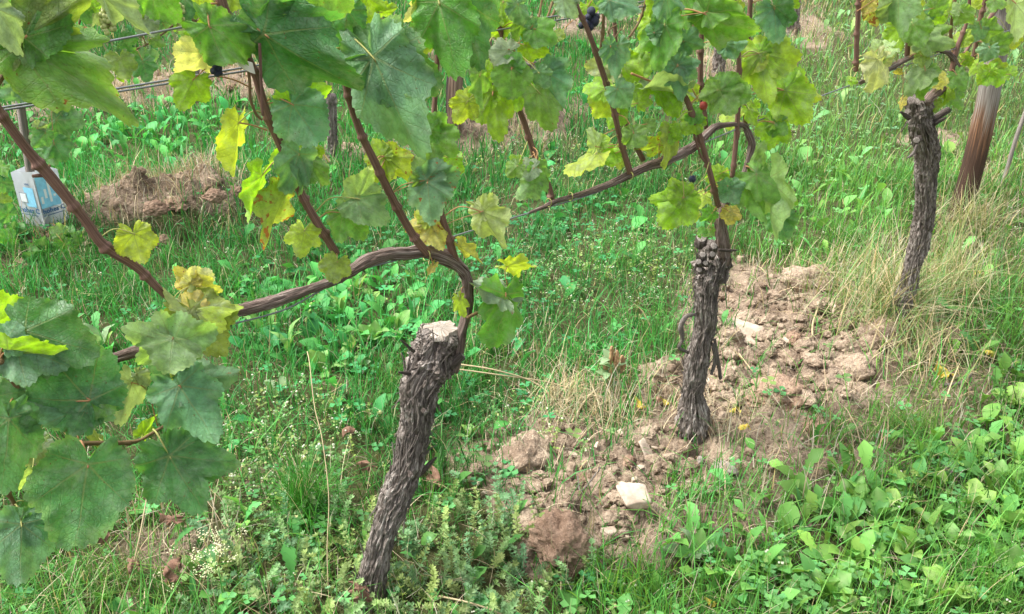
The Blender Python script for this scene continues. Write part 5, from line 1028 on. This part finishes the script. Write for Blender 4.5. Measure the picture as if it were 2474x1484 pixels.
# leafy young vine in the carton
yv = thing('young_vine', row2(108, 470), 'young leafy vine with dark leaves growing up beside the slim stake', 'vine'); W[yv.name] = yv.matrix_basis.copy()
cane(yv, [(104, 560, 3), (112, 430, 3), (125, 380, 3), (120, 300, 3), (135, 240, 3), (150, 180, 3), (180, 100, 3), (200, 20, 3)], M_CANEO, 8, off=-.06, f=row2)
cane(yv, [(135, 240, 2.5), (250, 150, 2.5), (350, 110, 2.5), (420, 60, 2.5), (480, 0, 2.5)], M_CANEO, 8, off=.05, f=row2)
for q in [(120, 300, 150, 345, 'dark'), (135, 290, 190, 290, 'dark'), (110, 320, 85, 350, 'dark'), (130, 345, 150, 390, 'dark'), (100, 340, 75, 330, 'grey'), (115, 360, 130, 400, 'dark'), (150, 280, 160, 265, 'blue'), (90, 310, 110, 300, 'grey'), (60, 210, 10, 235, 'blue'), (60, 205, 110, 240, 'blue'), (120, 180, 165, 210, 'blue'), (130, 175, 175, 165, 'blue'), (190, 195, 205, 245, 'blue'), (180, 170, 150, 195, 'dark'), (60, 150, 20, 150, 'blue'), (90, 150, 130, 145, 'grey'), (40, 180, 5, 195, 'dark'), (345, 150, 350, 195, 'dark'), (345, 145, 380, 130, 'blue'), (350, 50, 370, 85, 'grey'), (345, 45, 345, 70, 'mid'), (310, 120, 290, 150, 'green'), (300, 100, 335, 105, 'dark'), (370, 95, 392, 108, 'mid'), (275, 130, 285, 165, 'dark'), (400, 55, 385, 80, 'blue'), (230, 30, 215, 60, 'grey'), (225, 20, 235, -5, 'lime'), (320, 10, 350, 30, 'green'), (410, 10, 440, 20, 'green'), (270, 10, 300, 40, 'dark'), (440, 40, 420, 75, 'mid'), (300, 190, 290, 170, 'lime'), (290, 140, 300, 190, 'olive'), (480, 10, 470, 40, 'lime'), (375, 25, 410, 45, 'dark'), (330, 0, 380, -10, 'blue'), (190, 240, 200, 255, 'dark'), (60, 20, 90, 50, 'dark'), (10, 60, 30, 90, 'dark'),
          (160, 585, 190, 610, 'green'), (150, 565, 120, 555, 'pgreen'), (155, 590, 165, 625, 'green'), (125, 605, 110, 630, 'dark'), (30, 575, -5, 590, 'green'), (20, 520, -10, 500, 'dark'), (70, 600, 50, 620, 'dark'), (10, 440, 5, 470, 'dark'), (0, 480, 15, 510, 'olive'), (5, 400, -20, 420, 'green'), (180, 575, 205, 580, 'green'), (80, 590, 95, 610, 'green')]:
    put_leaf(yv, *q, random.uniform(-30, 30), random.uniform(-10, 25), random.uniform(.03, .16), 1.15, 0, .4, f=row2, res=0)
wv = thing('grape_vine', row2(330, 440), 'vine of the row behind with pale green grapes at the upper left', 'vine', 'vines of the rows behind'); W[wv.name] = wv.matrix_basis.copy()
cane(wv, [(250, -60, 5), (262, 0, 3), (262, 60, 2)], M_CANEO, 8, off=.05, f=row2)
cane(wv, [(250, -60, 5), (420, -40, 4), (430, 20, 3), (436, 50, 2)], M_CANEO, 8, off=.05, f=row2)
for cx, cy, n in ((262, 48, 60), (432, 45, 34)):
    for k in range(n):
        a = random.uniform(0, 6.28); t = random.uniform(-1, 1); rad = 24 * math.sqrt(max(0, 1 - t * t)) * (1 - .25 * t)
        berry(wv, cx + rad * math.cos(a) * random.uniform(.6, 1), cy + t * 34, 6, 'w', .06 + .03 * math.sin(a), row2)
# leaves of the row-behind canopy along the top left
for k in range(70):
    a, b = random.uniform(-150, 620), random.uniform(-230, 20); an = random.uniform(.6, 2.6); s = random.uniform(28, 50)
    put_leaf(wv, a, b, a + math.cos(an) * s, b + math.sin(an) * s, random.choice(('green', 'mid', 'blue', 'dark', 'lime')), random.uniform(-45, 45), random.uniform(-20, 20), random.uniform(-.15, .12), 1, 0, f=row2, res=0)

# ------------------------------------------------------------------ printed carton round the young vine
cA, cB, cC = row2(50, 540, .08), row2(113, 552, .08), None
foot = gpt(113, 560); kdir = ROW2D
cw = .118; hgt = .25
e1 = Vector((.93, -.36, 0)).normalized(); e2 = Vector((.60, .80, 0)).normalized()
cor = foot + Vector((0, 0, .0))
Pq = [cor - e1 * cw, cor, cor + e2 * cw * .9, cor - e1 * cw + e2 * cw * .9]
cart = thing('drink_carton', (Pq[0] + Pq[2]) / 2, 'white and blue printed drink carton used as a sleeve round the young vine', 'carton'); W[cart.name] = cart.matrix_basis.copy()
bm = bmesh.new(); top = []; bot = []
for k, q in enumerate(Pq):
    bot.append(bm.verts.new(q + Vector((0, 0, -.03)))); top.append(bm.verts.new(q + Vector((0, 0, hgt + (.012 if k % 2 else -.004)))))
for k in range(4): bm.faces.new((bot[k], bot[(k + 1) % 4], top[(k + 1) % 4], top[k]))
bmesh.ops.solidify(bm, geom=bm.faces[:], thickness=.0012); me = D.meshes.new('sleeve'); bm.to_mesh(me); bm.free(); me.materials.append(M_WHITE)
link('sleeve', me, None, cart)
def face_frame(o, ex):
    n = Vector((ex.y, -ex.x, 0)); return Matrix((( ex.x, 0, n.x, o.x), (ex.y, 0, n.y, o.y), (0, 1, 0, o.z), (0, 0, 0, 1)))
def panel(o, ex, x0, z0, x1, z1, mat, name='printed_panel', lift=.002):
    n = Vector((ex.y, -ex.x, 0)); P = [o + ex * a + Vector((0, 0, b)) + n * lift for a, b in ((x0, z0), (x1, z0), (x1, z1), (x0, z1))]
    me = D.meshes.new(name); me.from_pydata([tuple(p) for p in P], [], [(0, 1, 2, 3)]); me.materials.append(mat); return link(name, me, None, cart)
def text(s, o, ex, x, z, size, mat, lift=.0035):
    cu = D.curves.new('printed_text', 'FONT'); cu.body = s; cu.size = size; cu.offset = size * .03; cu.resolution_u = 2
    tmp = D.objects.new('tmp', cu); me = D.meshes.new_from_object(tmp); D.objects.remove(tmp); me.materials.clear(); me.materials.append(mat)
    n = Vector((ex.y, -ex.x, 0)); q = o + ex * x + Vector((0, 0, z)) + n * lift
    return link('printed_text', me, face_frame(q, ex), cart)
L0, R0 = Pq[0], Pq[1]
text('hohes C', L0, e1, .004, .078, .0315, M_BLUE); panel(L0, e1, .006, .066, .098, .069, M_BLUE, lift=.003); panel(L0, e1, .05, .105, .102, .19, M_LBLUE, 'printed_panel', .0022); panel(L0, e1, .02, .12, .06, .165, M_GREYP, lift=.003); panel(L0, e1, .024, .124, .056, .161, M_WHITE, lift=.0036)
text('100%', L0, e1, .062, .20, .012, M_BLUE)
text('hohes C', R0, e2, .004, .078, .028, M_BLUE); panel(R0, e2, .004, .066, .088, .069, M_BLUE, lift=.003); panel(R0, e2, .004, .10, .088, .235, M_LBLUE, lift=.0022)
for k in range(4): panel(R0, e2, .01 + .018 * k, .12 + .02 * (k % 2), .02 + .018 * k, .15 + .03 * (k % 3), M_WHITE, 'printed_panel', .003)

# ------------------------------------------------------------------ single weeds that stand out
def weed_leaf_mesh(prof, arch, name, seed):
    t = leafstrip(prof, arch, .3); r = np.random.default_rng(seed); V = t.V.copy(); V[:, 0] += .03 * np.sin(V[:, 1] * 6 + seed) ; V[:, 2] += .02 * np.sin(V[:, 1] * 14 + seed * 2)
    return V, t.T
def dens(prof, k=3):
    x = np.linspace(0, 1, len(prof)); xx = np.linspace(0, 1, (len(prof) - 1) * k + 1); return list(np.interp(xx, x, prof))
DANDH = [.03, .025, .03, .06, .03, .09, .045, .12, .06, .15, .08, .17, .10, .20, .13, .20, .17, .15, .10, .05, 0]
WL = {}
WCOL = {'lime': (.25, .46, .08), 'green': (.17, .40, .09), 'grey': (.24, .38, .20), 'dark': (.07, .23, .05), 'brown': (.30, .20, .08)}
for kind, prof in (('dandelion', DANDH), ('dock', dens(DOCK, 2)), ('plantain', dens(PLAN, 2)), ('oval', dens(OVAL, 2))):
    for cn, cc in WCOL.items():
        for a, arch in enumerate(((1.35, .1), (.9, -.2), (1.2, .8))):
            V_, T_ = weed_leaf_mesh(prof, arch, kind, a * 3 + 1); c = np.ones((len(V_), 4)); c[:, :3] = cc; mid = np.abs(V_[:, 0]) < .012; 
            c[:, :3] *= (1 + .25 * np.sin(V_[:, 1:2] * 23 + a)) ; c[1::3, :3] = np.array(cc) * .6 + np.array((.25, .3, .15)) * .6
            WL[(kind, cn, a)] = mesh_np('leaf', V_, T_, M_VEG, {'Col': ('FLOAT_COLOR', np.clip(c, 0, 1))})
def rosette(u, v, size, kind, cn, label, group=None, n=8, up=.3):
    p = gpt(u, v, -.004); t = thing(kind + '_plant' if kind in ('dandelion', 'dock', 'plantain') else 'weed_plant', p, label, 'weed', group); W[t.name] = t.matrix_basis.copy()
    s0 = pxsize(p, size); ph = random.uniform(0, 6)
    for k in range(n):
        s = s0 * random.uniform(.65, 1.15); a = ph + k * 6.283 / n + random.uniform(-.3, .3)
        M = Matrix.Translation(p) @ Matrix.Rotation(a, 4, 'Z') @ Matrix.Rotation(random.uniform(0, up), 4, 'X') @ Matrix.Rotation(random.uniform(-.4, .4), 4, 'Y') @ Matrix.Diagonal((s * random.uniform(.9, 1.2), s, s, 1))
        c2 = cn if random.random() < .8 else random.choice(('green', 'lime'))
        link('leaf', WL[(kind, c2, random.randint(0, 2))], M, t)
    return t
g1 = 'leafy rosettes in the lush weeds at lower right'
rosette(1670, 1350, 80, 'dock', 'grey', 'broad grey green dock with upright leaves below the loose soil', n=9, up=.5)
rosette(1880, 1365, 75, 'dock', 'grey', 'grey green dock with blunt leaves right of the upright dock', n=8, up=.4)
for a in [(2170, 1215, 80, 'dandelion', 'lime'), (2120, 1260, 90, 'dandelion', 'green'), (2250, 1190, 75, 'dandelion', 'lime'), (2320, 1130, 90, 'dock', 'lime'), (2400, 1190, 85, 'dandelion', 'green'), (2330, 1240, 95, 'dandelion', 'lime'), (2290, 1330, 100, 'dandelion', 'green'), (2440, 1280, 90, 'dandelion', 'lime'), (1990, 1450, 100, 'dandelion', 'green'), (2120, 1420, 85, 'dandelion', 'lime'), (2290, 1470, 120, 'dandelion', 'lime'), (2180, 1350, 85, 'oval', 'lime'), (2060, 1330, 80, 'dandelion', 'green'), (2420, 1400, 100, 'dandelion', 'green'), (2060, 1210, 70, 'oval', 'green'), (1960, 1240, 60, 'dock', 'dark'), (2460, 1130, 80, 'dandelion', 'lime'), (2030, 1490, 90, 'dandelion', 'lime'), (2200, 1480, 80, 'oval', 'green')]:
    rosette(*a, {'oval': 'weed with rounded bright leaves in the lush growth at lower right', 'dandelion': 'dandelion rosette with toothed leaves in the lush growth at lower right', 'dock': 'long leaved dock in the lush growth at lower right'}[a[3]], {'oval': 'round leaved weeds at lower right', 'dandelion': 'dandelions at lower right', 'dock': 'docks at lower right'}[a[3]], n=random.randint(6, 9), up=.5)
rosette(2440, 985, 80, 'dandelion', 'lime', 'bright green lettuce like rosette at the right edge', n=10, up=.4)
for a in [(700, 860, 100, 'plantain', 'green'), (860, 720, 60, 'dandelion', 'dark'), (820, 770, 70, 'dandelion', 'green'), (900, 830, 60, 'oval', 'green'), (960, 800, 60, 'oval', 'green'), (780, 900, 70, 'dandelion', 'green'), (870, 900, 60, 'dandelion', 'grey'), (1010, 740, 55, 'dock', 'green'), (900, 740, 60, 'dandelion', 'green'), (640, 810, 80, 'plantain', 'green'), (990, 690, 50, 'dock', 'green'), (850, 850, 60, 'dock', 'green')]:
    rosette(*a, {'plantain': 'narrow leaved plantain in the lush green behind the front trunk', 'dandelion': 'dandelion rosette in the lush green behind the front trunk', 'oval': 'round leaved weed in the lush green behind the front trunk', 'dock': 'small dock plant in the lush green behind the front trunk'}[a[3]], {'plantain': 'plantains behind the front trunk', 'dandelion': 'dandelions behind the front trunk', 'oval': 'round leaved weeds behind the front trunk', 'dock': 'docks behind the front trunk'}[a[3]], n=random.randint(6, 9), up=.5)
for q_ in [(40, 585, 60), (165, 590, 55), (110, 615, 55), (15, 620, 50), (200, 560, 40), (70, 640, 50)]:
    rosette(*q_, 'oval', 'dark', 'dark leafy weed crowding the foot of the white carton', 'dark weeds round the white carton', n=8, up=.8)
rosette(250, 850, 80, 'dock', 'grey', 'pale green broad leaved weed behind the dark vine leaves at left', n=6)
rosette(665, 960, 60, 'dandelion', 'grey', 'grey green dandelion left of the front trunk among flowering weeds', n=6)
rosette(670, 1245, 55, 'dandelion', 'grey', 'pale green weed left of the tall grass tuft near the front trunk', n=5)
rosette(470, 1380, 60, 'dandelion', 'green', 'slim toothed weed beside the white flowering weed', n=5, up=.7)
rosette(590, 1470, 60, 'oval', 'green', 'round leaved weed at the bottom edge left of the front trunk', n=5)
rosette(1130, 1060, 45, 'oval', 'green', 'small round leaved weed right of the front trunk', n=6)
# purslane-like small weeds with paired leaves on the soil
for u_, v_, s_ in [(1245, 1165, 60), (1320, 1140, 45), (1545, 980, 55), (1500, 900, 60), (1620, 1210, 45), (1150, 1030, 50), (1860, 860, 40), (1820, 850, 40)]:
    p = gpt(u_, v_); sz = pxsize(p, s_); tpl = sprig(int(u_), 0, 20)
    c = np.ones((len(tpl.V), 4)); c[:, :3] = (.13, .24, .10); me = mesh_np('weed_plant', tpl.V * sz, tpl.T, M_VEG, {'Col': ('FLOAT_COLOR', c)}, False)
    tag(link('weed_plant', me, Matrix.Translation(p)), 'small blue green seedling weed growing on the loose soil', 'weed', 'small weeds on the loose soil')
# grass tufts
def tuft(u, v, n, h, wmm, spread, col, label, cat='grass tuft', dry=.2, lean=.5, mat=None, group=None, hl=1.0):
    p = gpt(u, v, -.006); X = rng.normal(0, spread, n); Y = rng.normal(0, spread, n)
    c = hsvar(col, n, .35, .15); k = rng.random(n) < dry; c[k] = hsvar((.50, .42, .26), int(k.sum()), .3, .08)
    yaw = np.arctan2(X, -Y) + math.pi + rng.normal(0, .7, n)
    hh = h * (.45 + .6 * rng.random(n)); tilt = -np.abs(rng.normal(0, lean, n)) * .9; yaw = yaw + (rng.random(n) < .3) * rng.random(n) * 6.28
    nm = 'grass_tuft'
    # the scatter helper works on the ground: build there, then move the origin to the tuft's foot
    o = scatter(nm, B3L, X + p.x, Y + p.y, -.004, yaw, -tilt, 0 * X, np.stack([wmm * .001 * (.6 + .8 * rng.random(n)), hh, hh], 1), c, mat or M_VEG)
    co = np.empty(len(o.data.vertices) * 3, np.float32); o.data.vertices.foreach_get('co', co); co = co.reshape(-1, 3) - np.array(p[:], np.float32); o.data.vertices.foreach_set('co', co.ravel())
    o.matrix_basis = Matrix.Translation(p); W[o.name] = o.matrix_basis.copy(); return tag(o, label, cat, group)
B3L = [blade(b, 6, .5, k) for b, k in ((-.1, 0), (-.35, 0), (-.6, .0), (-.9, .0), (-.3, .3))]
tuft(2150, 790, 430, .38, 3.2, .07, (.20, .29, .10), 'big tuft of half dry grass round the foot of the third trunk', dry=.45, lean=.85)
tuft(2215, 850, 240, .26, 3.2, .09, (.24, .27, .13), 'drooping dry blades spilling over the ground in front of the third trunk', dry=.6, lean=1.1)
tuft(2110, 740, 460, .42, 3.2, .10, (.19, .30, .09), 'pale grass tuft leaning out left of the third trunk', dry=.38, lean=.9)
tuft(2290, 720, 520, .38, 2.6, .09, (.20, .28, .10), 'wispy dry tuft between the third trunk and the wooden post', dry=.45, lean=.8)
tuft(2330, 575, 420, .34, 2.8, .07, (.20, .27, .10), 'dry grass tuft hiding the black foot of the wooden post', dry=.55, lean=.6)
tuft(2200, 1050, 240, .17, 2.2, .05, (.13, .27, .045), 'fine green tuft on the thin ground at the right', dry=.08, lean=.6)
tuft(750, 1255, 420, .26, 2.0, .03, (.05, .21, .022), 'dense dark green tuft left of the front trunk', dry=.05, lean=.4)
tuft(2350, 1420, 240, .20, 2.0, .07, (.08, .24, .03), 'dark green grass tuft in the lush weeds at lower right', dry=.05)
tuft(1510, 1440, 160, .13, 3.0, .06, (.14, .32, .03), 'bright green tuft of short blades below the largest clod', dry=.03, lean=.3)
tuft(1670, 1490, 140, .13, 2.6, .07, (.13, .30, .04), 'bright green tuft at the bottom edge below the docks', dry=.05, lean=.4)
tuft(300, 1450, 420, .18, 2.2, .12, (.13, .26, .05), 'yellowish green tuft under the low dark vine leaves', dry=.25, lean=.5)
tuft(80, 1490, 260, .16, 2.2, .10, (.10, .25, .05), 'green tuft in the bottom left corner', dry=.15, lean=.5)
tuft(1400, 985, 700, .17, 1.9, .09, (.40, .33, .22), 'flattened straw heap left of the second trunk', 'straw heap', dry=.9, lean=1.3, mat=M_DRY)
tuft(1710, 985, 300, .14, 1.7, .09, (.36, .29, .20), 'thin straw scattered round the swollen foot of the second trunk', 'straw heap', dry=.9, lean=1.4, mat=M_DRY)
tuft(500, 455, 260, .18, 2.4, .07, (.26, .19, .13), 'dead grass clump on the soil bank of the row behind', 'straw heap', dry=.4, lean=1.0, mat=M_DRY)
tuft(1250, 320, 300, .16, 1.8, .13, (.40, .33, .24), 'dead grass on the hump by the charred stake', 'straw heap', dry=.9, lean=1.1, mat=M_DRY)
tuft(1740, 170, 260, .16, 2.2, .12, (.40, .33, .24), 'dead grass on the far hump behind the middle vine', 'straw heap', dry=.9, lean=.9, mat=M_DRY)
tuft(640, 180, 260, .18, 2.2, .11, (.40, .33, .24), 'dead grass at the upper left behind the brown cane', 'straw heap', dry=.9, lean=.9, mat=M_DRY)
tuft(1945, 90, 260, .18, 2.4, .13, (.38, .31, .22), 'dead grass clump far off near the top right', 'straw heap', dry=.9, lean=.9, mat=M_DRY)
tuft(380, 540, 420, .16, 2.4, .12, (.24, .18, .12), 'dead grass hanging over the soil bank behind the brown cane', 'straw heap', dry=.35, lean=1.2, mat=M_DRY)
tuft(330, 225, 420, .16, 2.8, .2, (.36, .29, .2), 'dead grass on the farthest soil strip behind the twin wires', 'straw heap', dry=.9, lean=1.1, mat=M_DRY)
for u_, v_ in [(1530, 640), (1380, 480), (1180, 860), (960, 960), (1250, 700), (1100, 560), (560, 700), (420, 640), (300, 720), (150, 640), (350, 400), (430, 380), (1000, 330), (920, 360), (1900, 420), (2050, 600), (1150, 930), (880, 500), (620, 760), (500, 820)]:
    tuft(u_, v_, 130, .17, 2.2, .05, (.06, .225, .028), 'fresh green grass tuft in the alley behind the front vines', dry=.06, lean=.55, group='grass tufts in the alley')
# tall dry stalk in front of the weeds, stems lying about
def stalk(L, label, r=1.6, col=None, f=None):
    pts = []
    for (u_, v_, z_) in L:
        p = ground(u_, v_, z_); pts.append((*p, pxsize(p, r)))
    tag(link('dry_stalk', tube('dry_stalk', pts, col or M_STRAW, 6, 30)), label, 'stalk')
M_STRAW = mat_simple('straw stalk', (.40, .32, .19), .6, 0, .2, .2)
stalk([(795, 1470, .0), (790, 1330, .10), (794, 1200, .20), (778, 1060, .30), (760, 985, .35), (748, 880, .42), (742, 850, .43)], 'tall straw coloured stalk standing left of the front trunk', 1.3)
stalk([(1110, 880, .16), (1200, 895, .15), (1300, 930, .09), (1380, 1010, .03)], 'upper long straw leaning from the front trunk head towards the straw heap', 1.8)
stalk([(1090, 890, .16), (1200, 905, .14), (1330, 925, .08), (1430, 960, .03)], 'lower long straw leaning from the front trunk head towards the straw heap', 1.8)
stalk([(1380, 1020, .03), (1420, 960, .06), (1470, 920, .04)], 'pale bent straw on the straw heap', 2.4)
stalk([(1060, 1440, .03), (1130, 1455, .05), (1190, 1475, .04), (1240, 1500, .02)], 'long pale straw lying on the bedstraw at the bottom', 2.4)
stalk([(300, 1440, .02), (330, 1330, .12), (355, 1200, .2)], 'thin whitish straw below the two big dark vine leaves', 1.8)
stalk([(1975, 745, .05), (1962, 790, .04), (1970, 840, .03), (2010, 870, .02)], 'pale root lying on the far soil bank', 2.4)
stalk([(1785, 855, .05), (1820, 900, .04)], 'straight pale straw on the soil right of the second trunk', 1.8)
stalk([(2280, 930, .02), (2320, 925, .025), (2345, 905, .02)], 'grey twig lying on the thin ground at the right', 4, M_GREYW)
stalk([(1450, 1130, .06), (1405, 1185, .07), (1395, 1150, .07)], 'thin grey stem lying on the loose soil', 1.8, M_GREYW)
# bark chunk among the weeds
p = gpt(2300, 1160); me = tube('bark_piece', [(-.045, 0, .01, .012), (-.02, .005, .014, .022), (.02, 0, .014, .02), (.045, -.004, .01, .01)], M_BARKD, 24, 40, bark_disp(60, .3, 5))
tag(link('bark_piece', me, Matrix.Translation(p) @ Matrix.Rotation(-.4, 4, 'Z') @ Matrix.Scale(.8, 4)), 'dark piece of fallen bark lying above the lush weeds at right', 'bark')
# dead leaves
def deadleaf(u, v, r, label, rot, cm=None, bend=1.6, z=.015, group=None):
    SEED[0] += 1; me = leaf_mesh(SEED[0], 90, 8, bend * 1.5, 1.0, .28, .98, 1.3); me.materials.clear(); me.materials.append(cm or M_DEAD)
    p = gpt(u, v); p = ground(u, v, p.z + z); s = pxsize(p, r); M = Matrix.Translation(p) @ Matrix.Rotation(rot[2], 4, 'Z') @ Matrix.Rotation(rot[0], 4, 'X') @ Matrix.Rotation(rot[1], 4, 'Y') @ Matrix.Scale(s, 4)
    tag(link('fallen_leaf', me, M), label, 'leaf', group)
deadleaf(880, 1445, 42, 'curled russet dead leaf leaning against the foot of the front trunk', (1.0, .2, .4), z=.07)
deadleaf(868, 1425, 26, 'small rust coloured scrap of leaf stuck on the front trunk foot', (1.2, .1, .2), z=.09)
deadleaf(1060, 1160, 36, 'folded dark red dead leaf right of the front trunk', (.5, .8, -.6), z=.06)
deadleaf(895, 1120, 34, 'crumpled brown dead leaf just left of the front trunk', (.7, .3, .8), z=.06)
deadleaf(845, 1030, 30, 'brown dead leaf in the flowering weeds left of the front trunk', (.3, .5, 1.8), z=.06)
deadleaf(415, 1255, 36, 'crumpled tan dead leaf below the right one of the two big dark leaves', (.9, .2, .3), z=.085)
deadleaf(425, 1350, 44, 'crumpled brown dead leaf left of the white flowering weed', (.5, .7, 2.0), z=.085)
deadleaf(260, 1290, 40, 'dark brown dead leaf behind the tip of the biggest low leaf', (.8, .4, 1.2), z=.085)
deadleaf(330, 1350, 36, 'dark purple brown dead leaf in the tuft at lower left', (.8, .1, 2.5), z=.085)
deadleaf(430, 1395, 30, 'small folded brown dead leaf under the crumpled brown one', (.4, .9, .2), z=.085)
deadleaf(1592, 965, 22, 'orange brown dead leaf on the straw left of the second trunk', (.8, .1, .5), z=.03)
deadleaf(1525, 932, 18, 'small rusty dead leaf above the straw heap', (.8, .1, 1.5), z=.04)
m_, nt_ = newmat('fallen yellow leaf'); t_ = NT(nt_); g_ = t_.n('ShaderNodeTexCoord').outputs['Object']; n_ = t_.noise(g_, 3, 5, .6)
t_.out(t_.bsdf(t_.mix(t_.step(n_, .4, .65), (.70, .50, .08), (.48, .46, .10)), .6, n_, .003, .2).outputs[0]); M_YL = m_
for a in [(1552, 978, 20, 'small yellow leaf on the straw left of the second trunk foot', .3), (1610, 968, 20, 'yellow green narrow leaf touching the second trunk foot at left', 1.2), (1780, 985, 24, 'yellow leaf hanging in the straw right of the second trunk foot', 2.0), (1795, 1025, 20, 'yellow leaf below the straw right of the second trunk foot', 2.9), (2400, 850, 24, 'yellow green fallen leaf right of the dry grass tuft', .8), (2365, 655, 22, 'bright yellow leaf caught in the dry grass near the right edge', 1.9), (2290, 895, 40, 'yellow green leaf flat on the thin ground below the dry tuft', .4), (1725, 1455, 22, 'yellow leaf under the docks at the bottom', .9)]:
    deadleaf(a[0], a[1], a[2], a[3], (.5, .3, a[4]), M_YL, 1.0, .025)
# white flowering weed, low left
p = gpt(520, 1400); t = thing('flowering_weed', p, 'weed with a cloud of tiny cream flowers at lower left', 'weed'); W[t.name] = t.matrix_basis.copy()
for k in range(26):
    e = p + Vector((random.gauss(0, .035), random.gauss(0, .03), random.uniform(.04, .10)))
    link('stem', tube('stem', [(*p, .0007), (*((p + e) / 2 + Vector((random.uniform(-.01, .01), 0, .01))), .0006), (*e, .0004)], M_PETG, 4, 6), None, t)
    V_ = []; T_ = []; o_ = 0
    for j in range(16):
        q = e + Vector((random.gauss(0, .007), random.gauss(0, .007), random.gauss(0, .006))); s = random.uniform(.0012, .0022)
        for a, b, c in ((-1, 0, 0), (0, -1, 0), (1, 0, 0), (0, 1, 0), (0, 0, 1)): V_.append((q.x + a * s, q.y + b * s, q.z + c * s))
        T_ += [(o_, o_ + 1, o_ + 4), (o_ + 1, o_ + 2, o_ + 4), (o_ + 2, o_ + 3, o_ + 4), (o_ + 3, o_, o_ + 4)]; o_ += 5
    me = mesh_np('flower_head', V_, T_, M_VEG, {'Col': ('FLOAT_COLOR', np.tile((.78, .76, .52, 1), (len(V_), 1)))}, False); link('flower_head', me, None, t)
# seed-headed weed near the straw heap
p = gpt(1470, 960); t = thing('seeding_weed', p, 'weed with rusty brown seed spikes and grey leaves behind the straw heap', 'weed'); W[t.name] = t.matrix_basis.copy()
for du, hh in ((0, .17), (10, .155), (-8, .12), (22, .13), (3, .09)):
    e = p + Vector((du * .0016, random.uniform(-.02, .02), hh)); link('stem', tube('stem', [(*p, .0015), (*((p + e) / 2), .0012), (*e, .001)], M_PETG, 5, 6), None, t)
    me = tube('seed_spike', [(*(e - Vector((0, 0, .05))), .004), (*(e - Vector((0, 0, .025))), .008), (*e, .007), (*(e + Vector((0, 0, .012))), .003)], M_SEED if 'M_SEED' in globals() else mat_simple('rusty seed', (.33, .20, .10), .9), 14, 26, knot_disp(int(hh * 100), .8)); link('seed_spike', me, None, t)
for k in range(16):
    a = random.uniform(0, 6.28); z = random.uniform(.04, .14); s = random.uniform(.035, .055)
    link('leaf', WL[('oval', 'grey', k % 3)], Matrix.Translation(p + Vector((0, 0, z))) @ Matrix.Rotation(a, 4, 'Z') @ Matrix.Rotation(random.uniform(-.9, -.2), 4, 'X') @ Matrix.Scale(s, 4), t)
open('/tmp/tris.txt','w').write(str(sum(len(m.loops)//3 for m in D.meshes)) + ' ' + str([(o.name, len(o.data.polygons)) for o in D.objects if o.type=='MESH' and len(o.data.polygons) > 50000]))
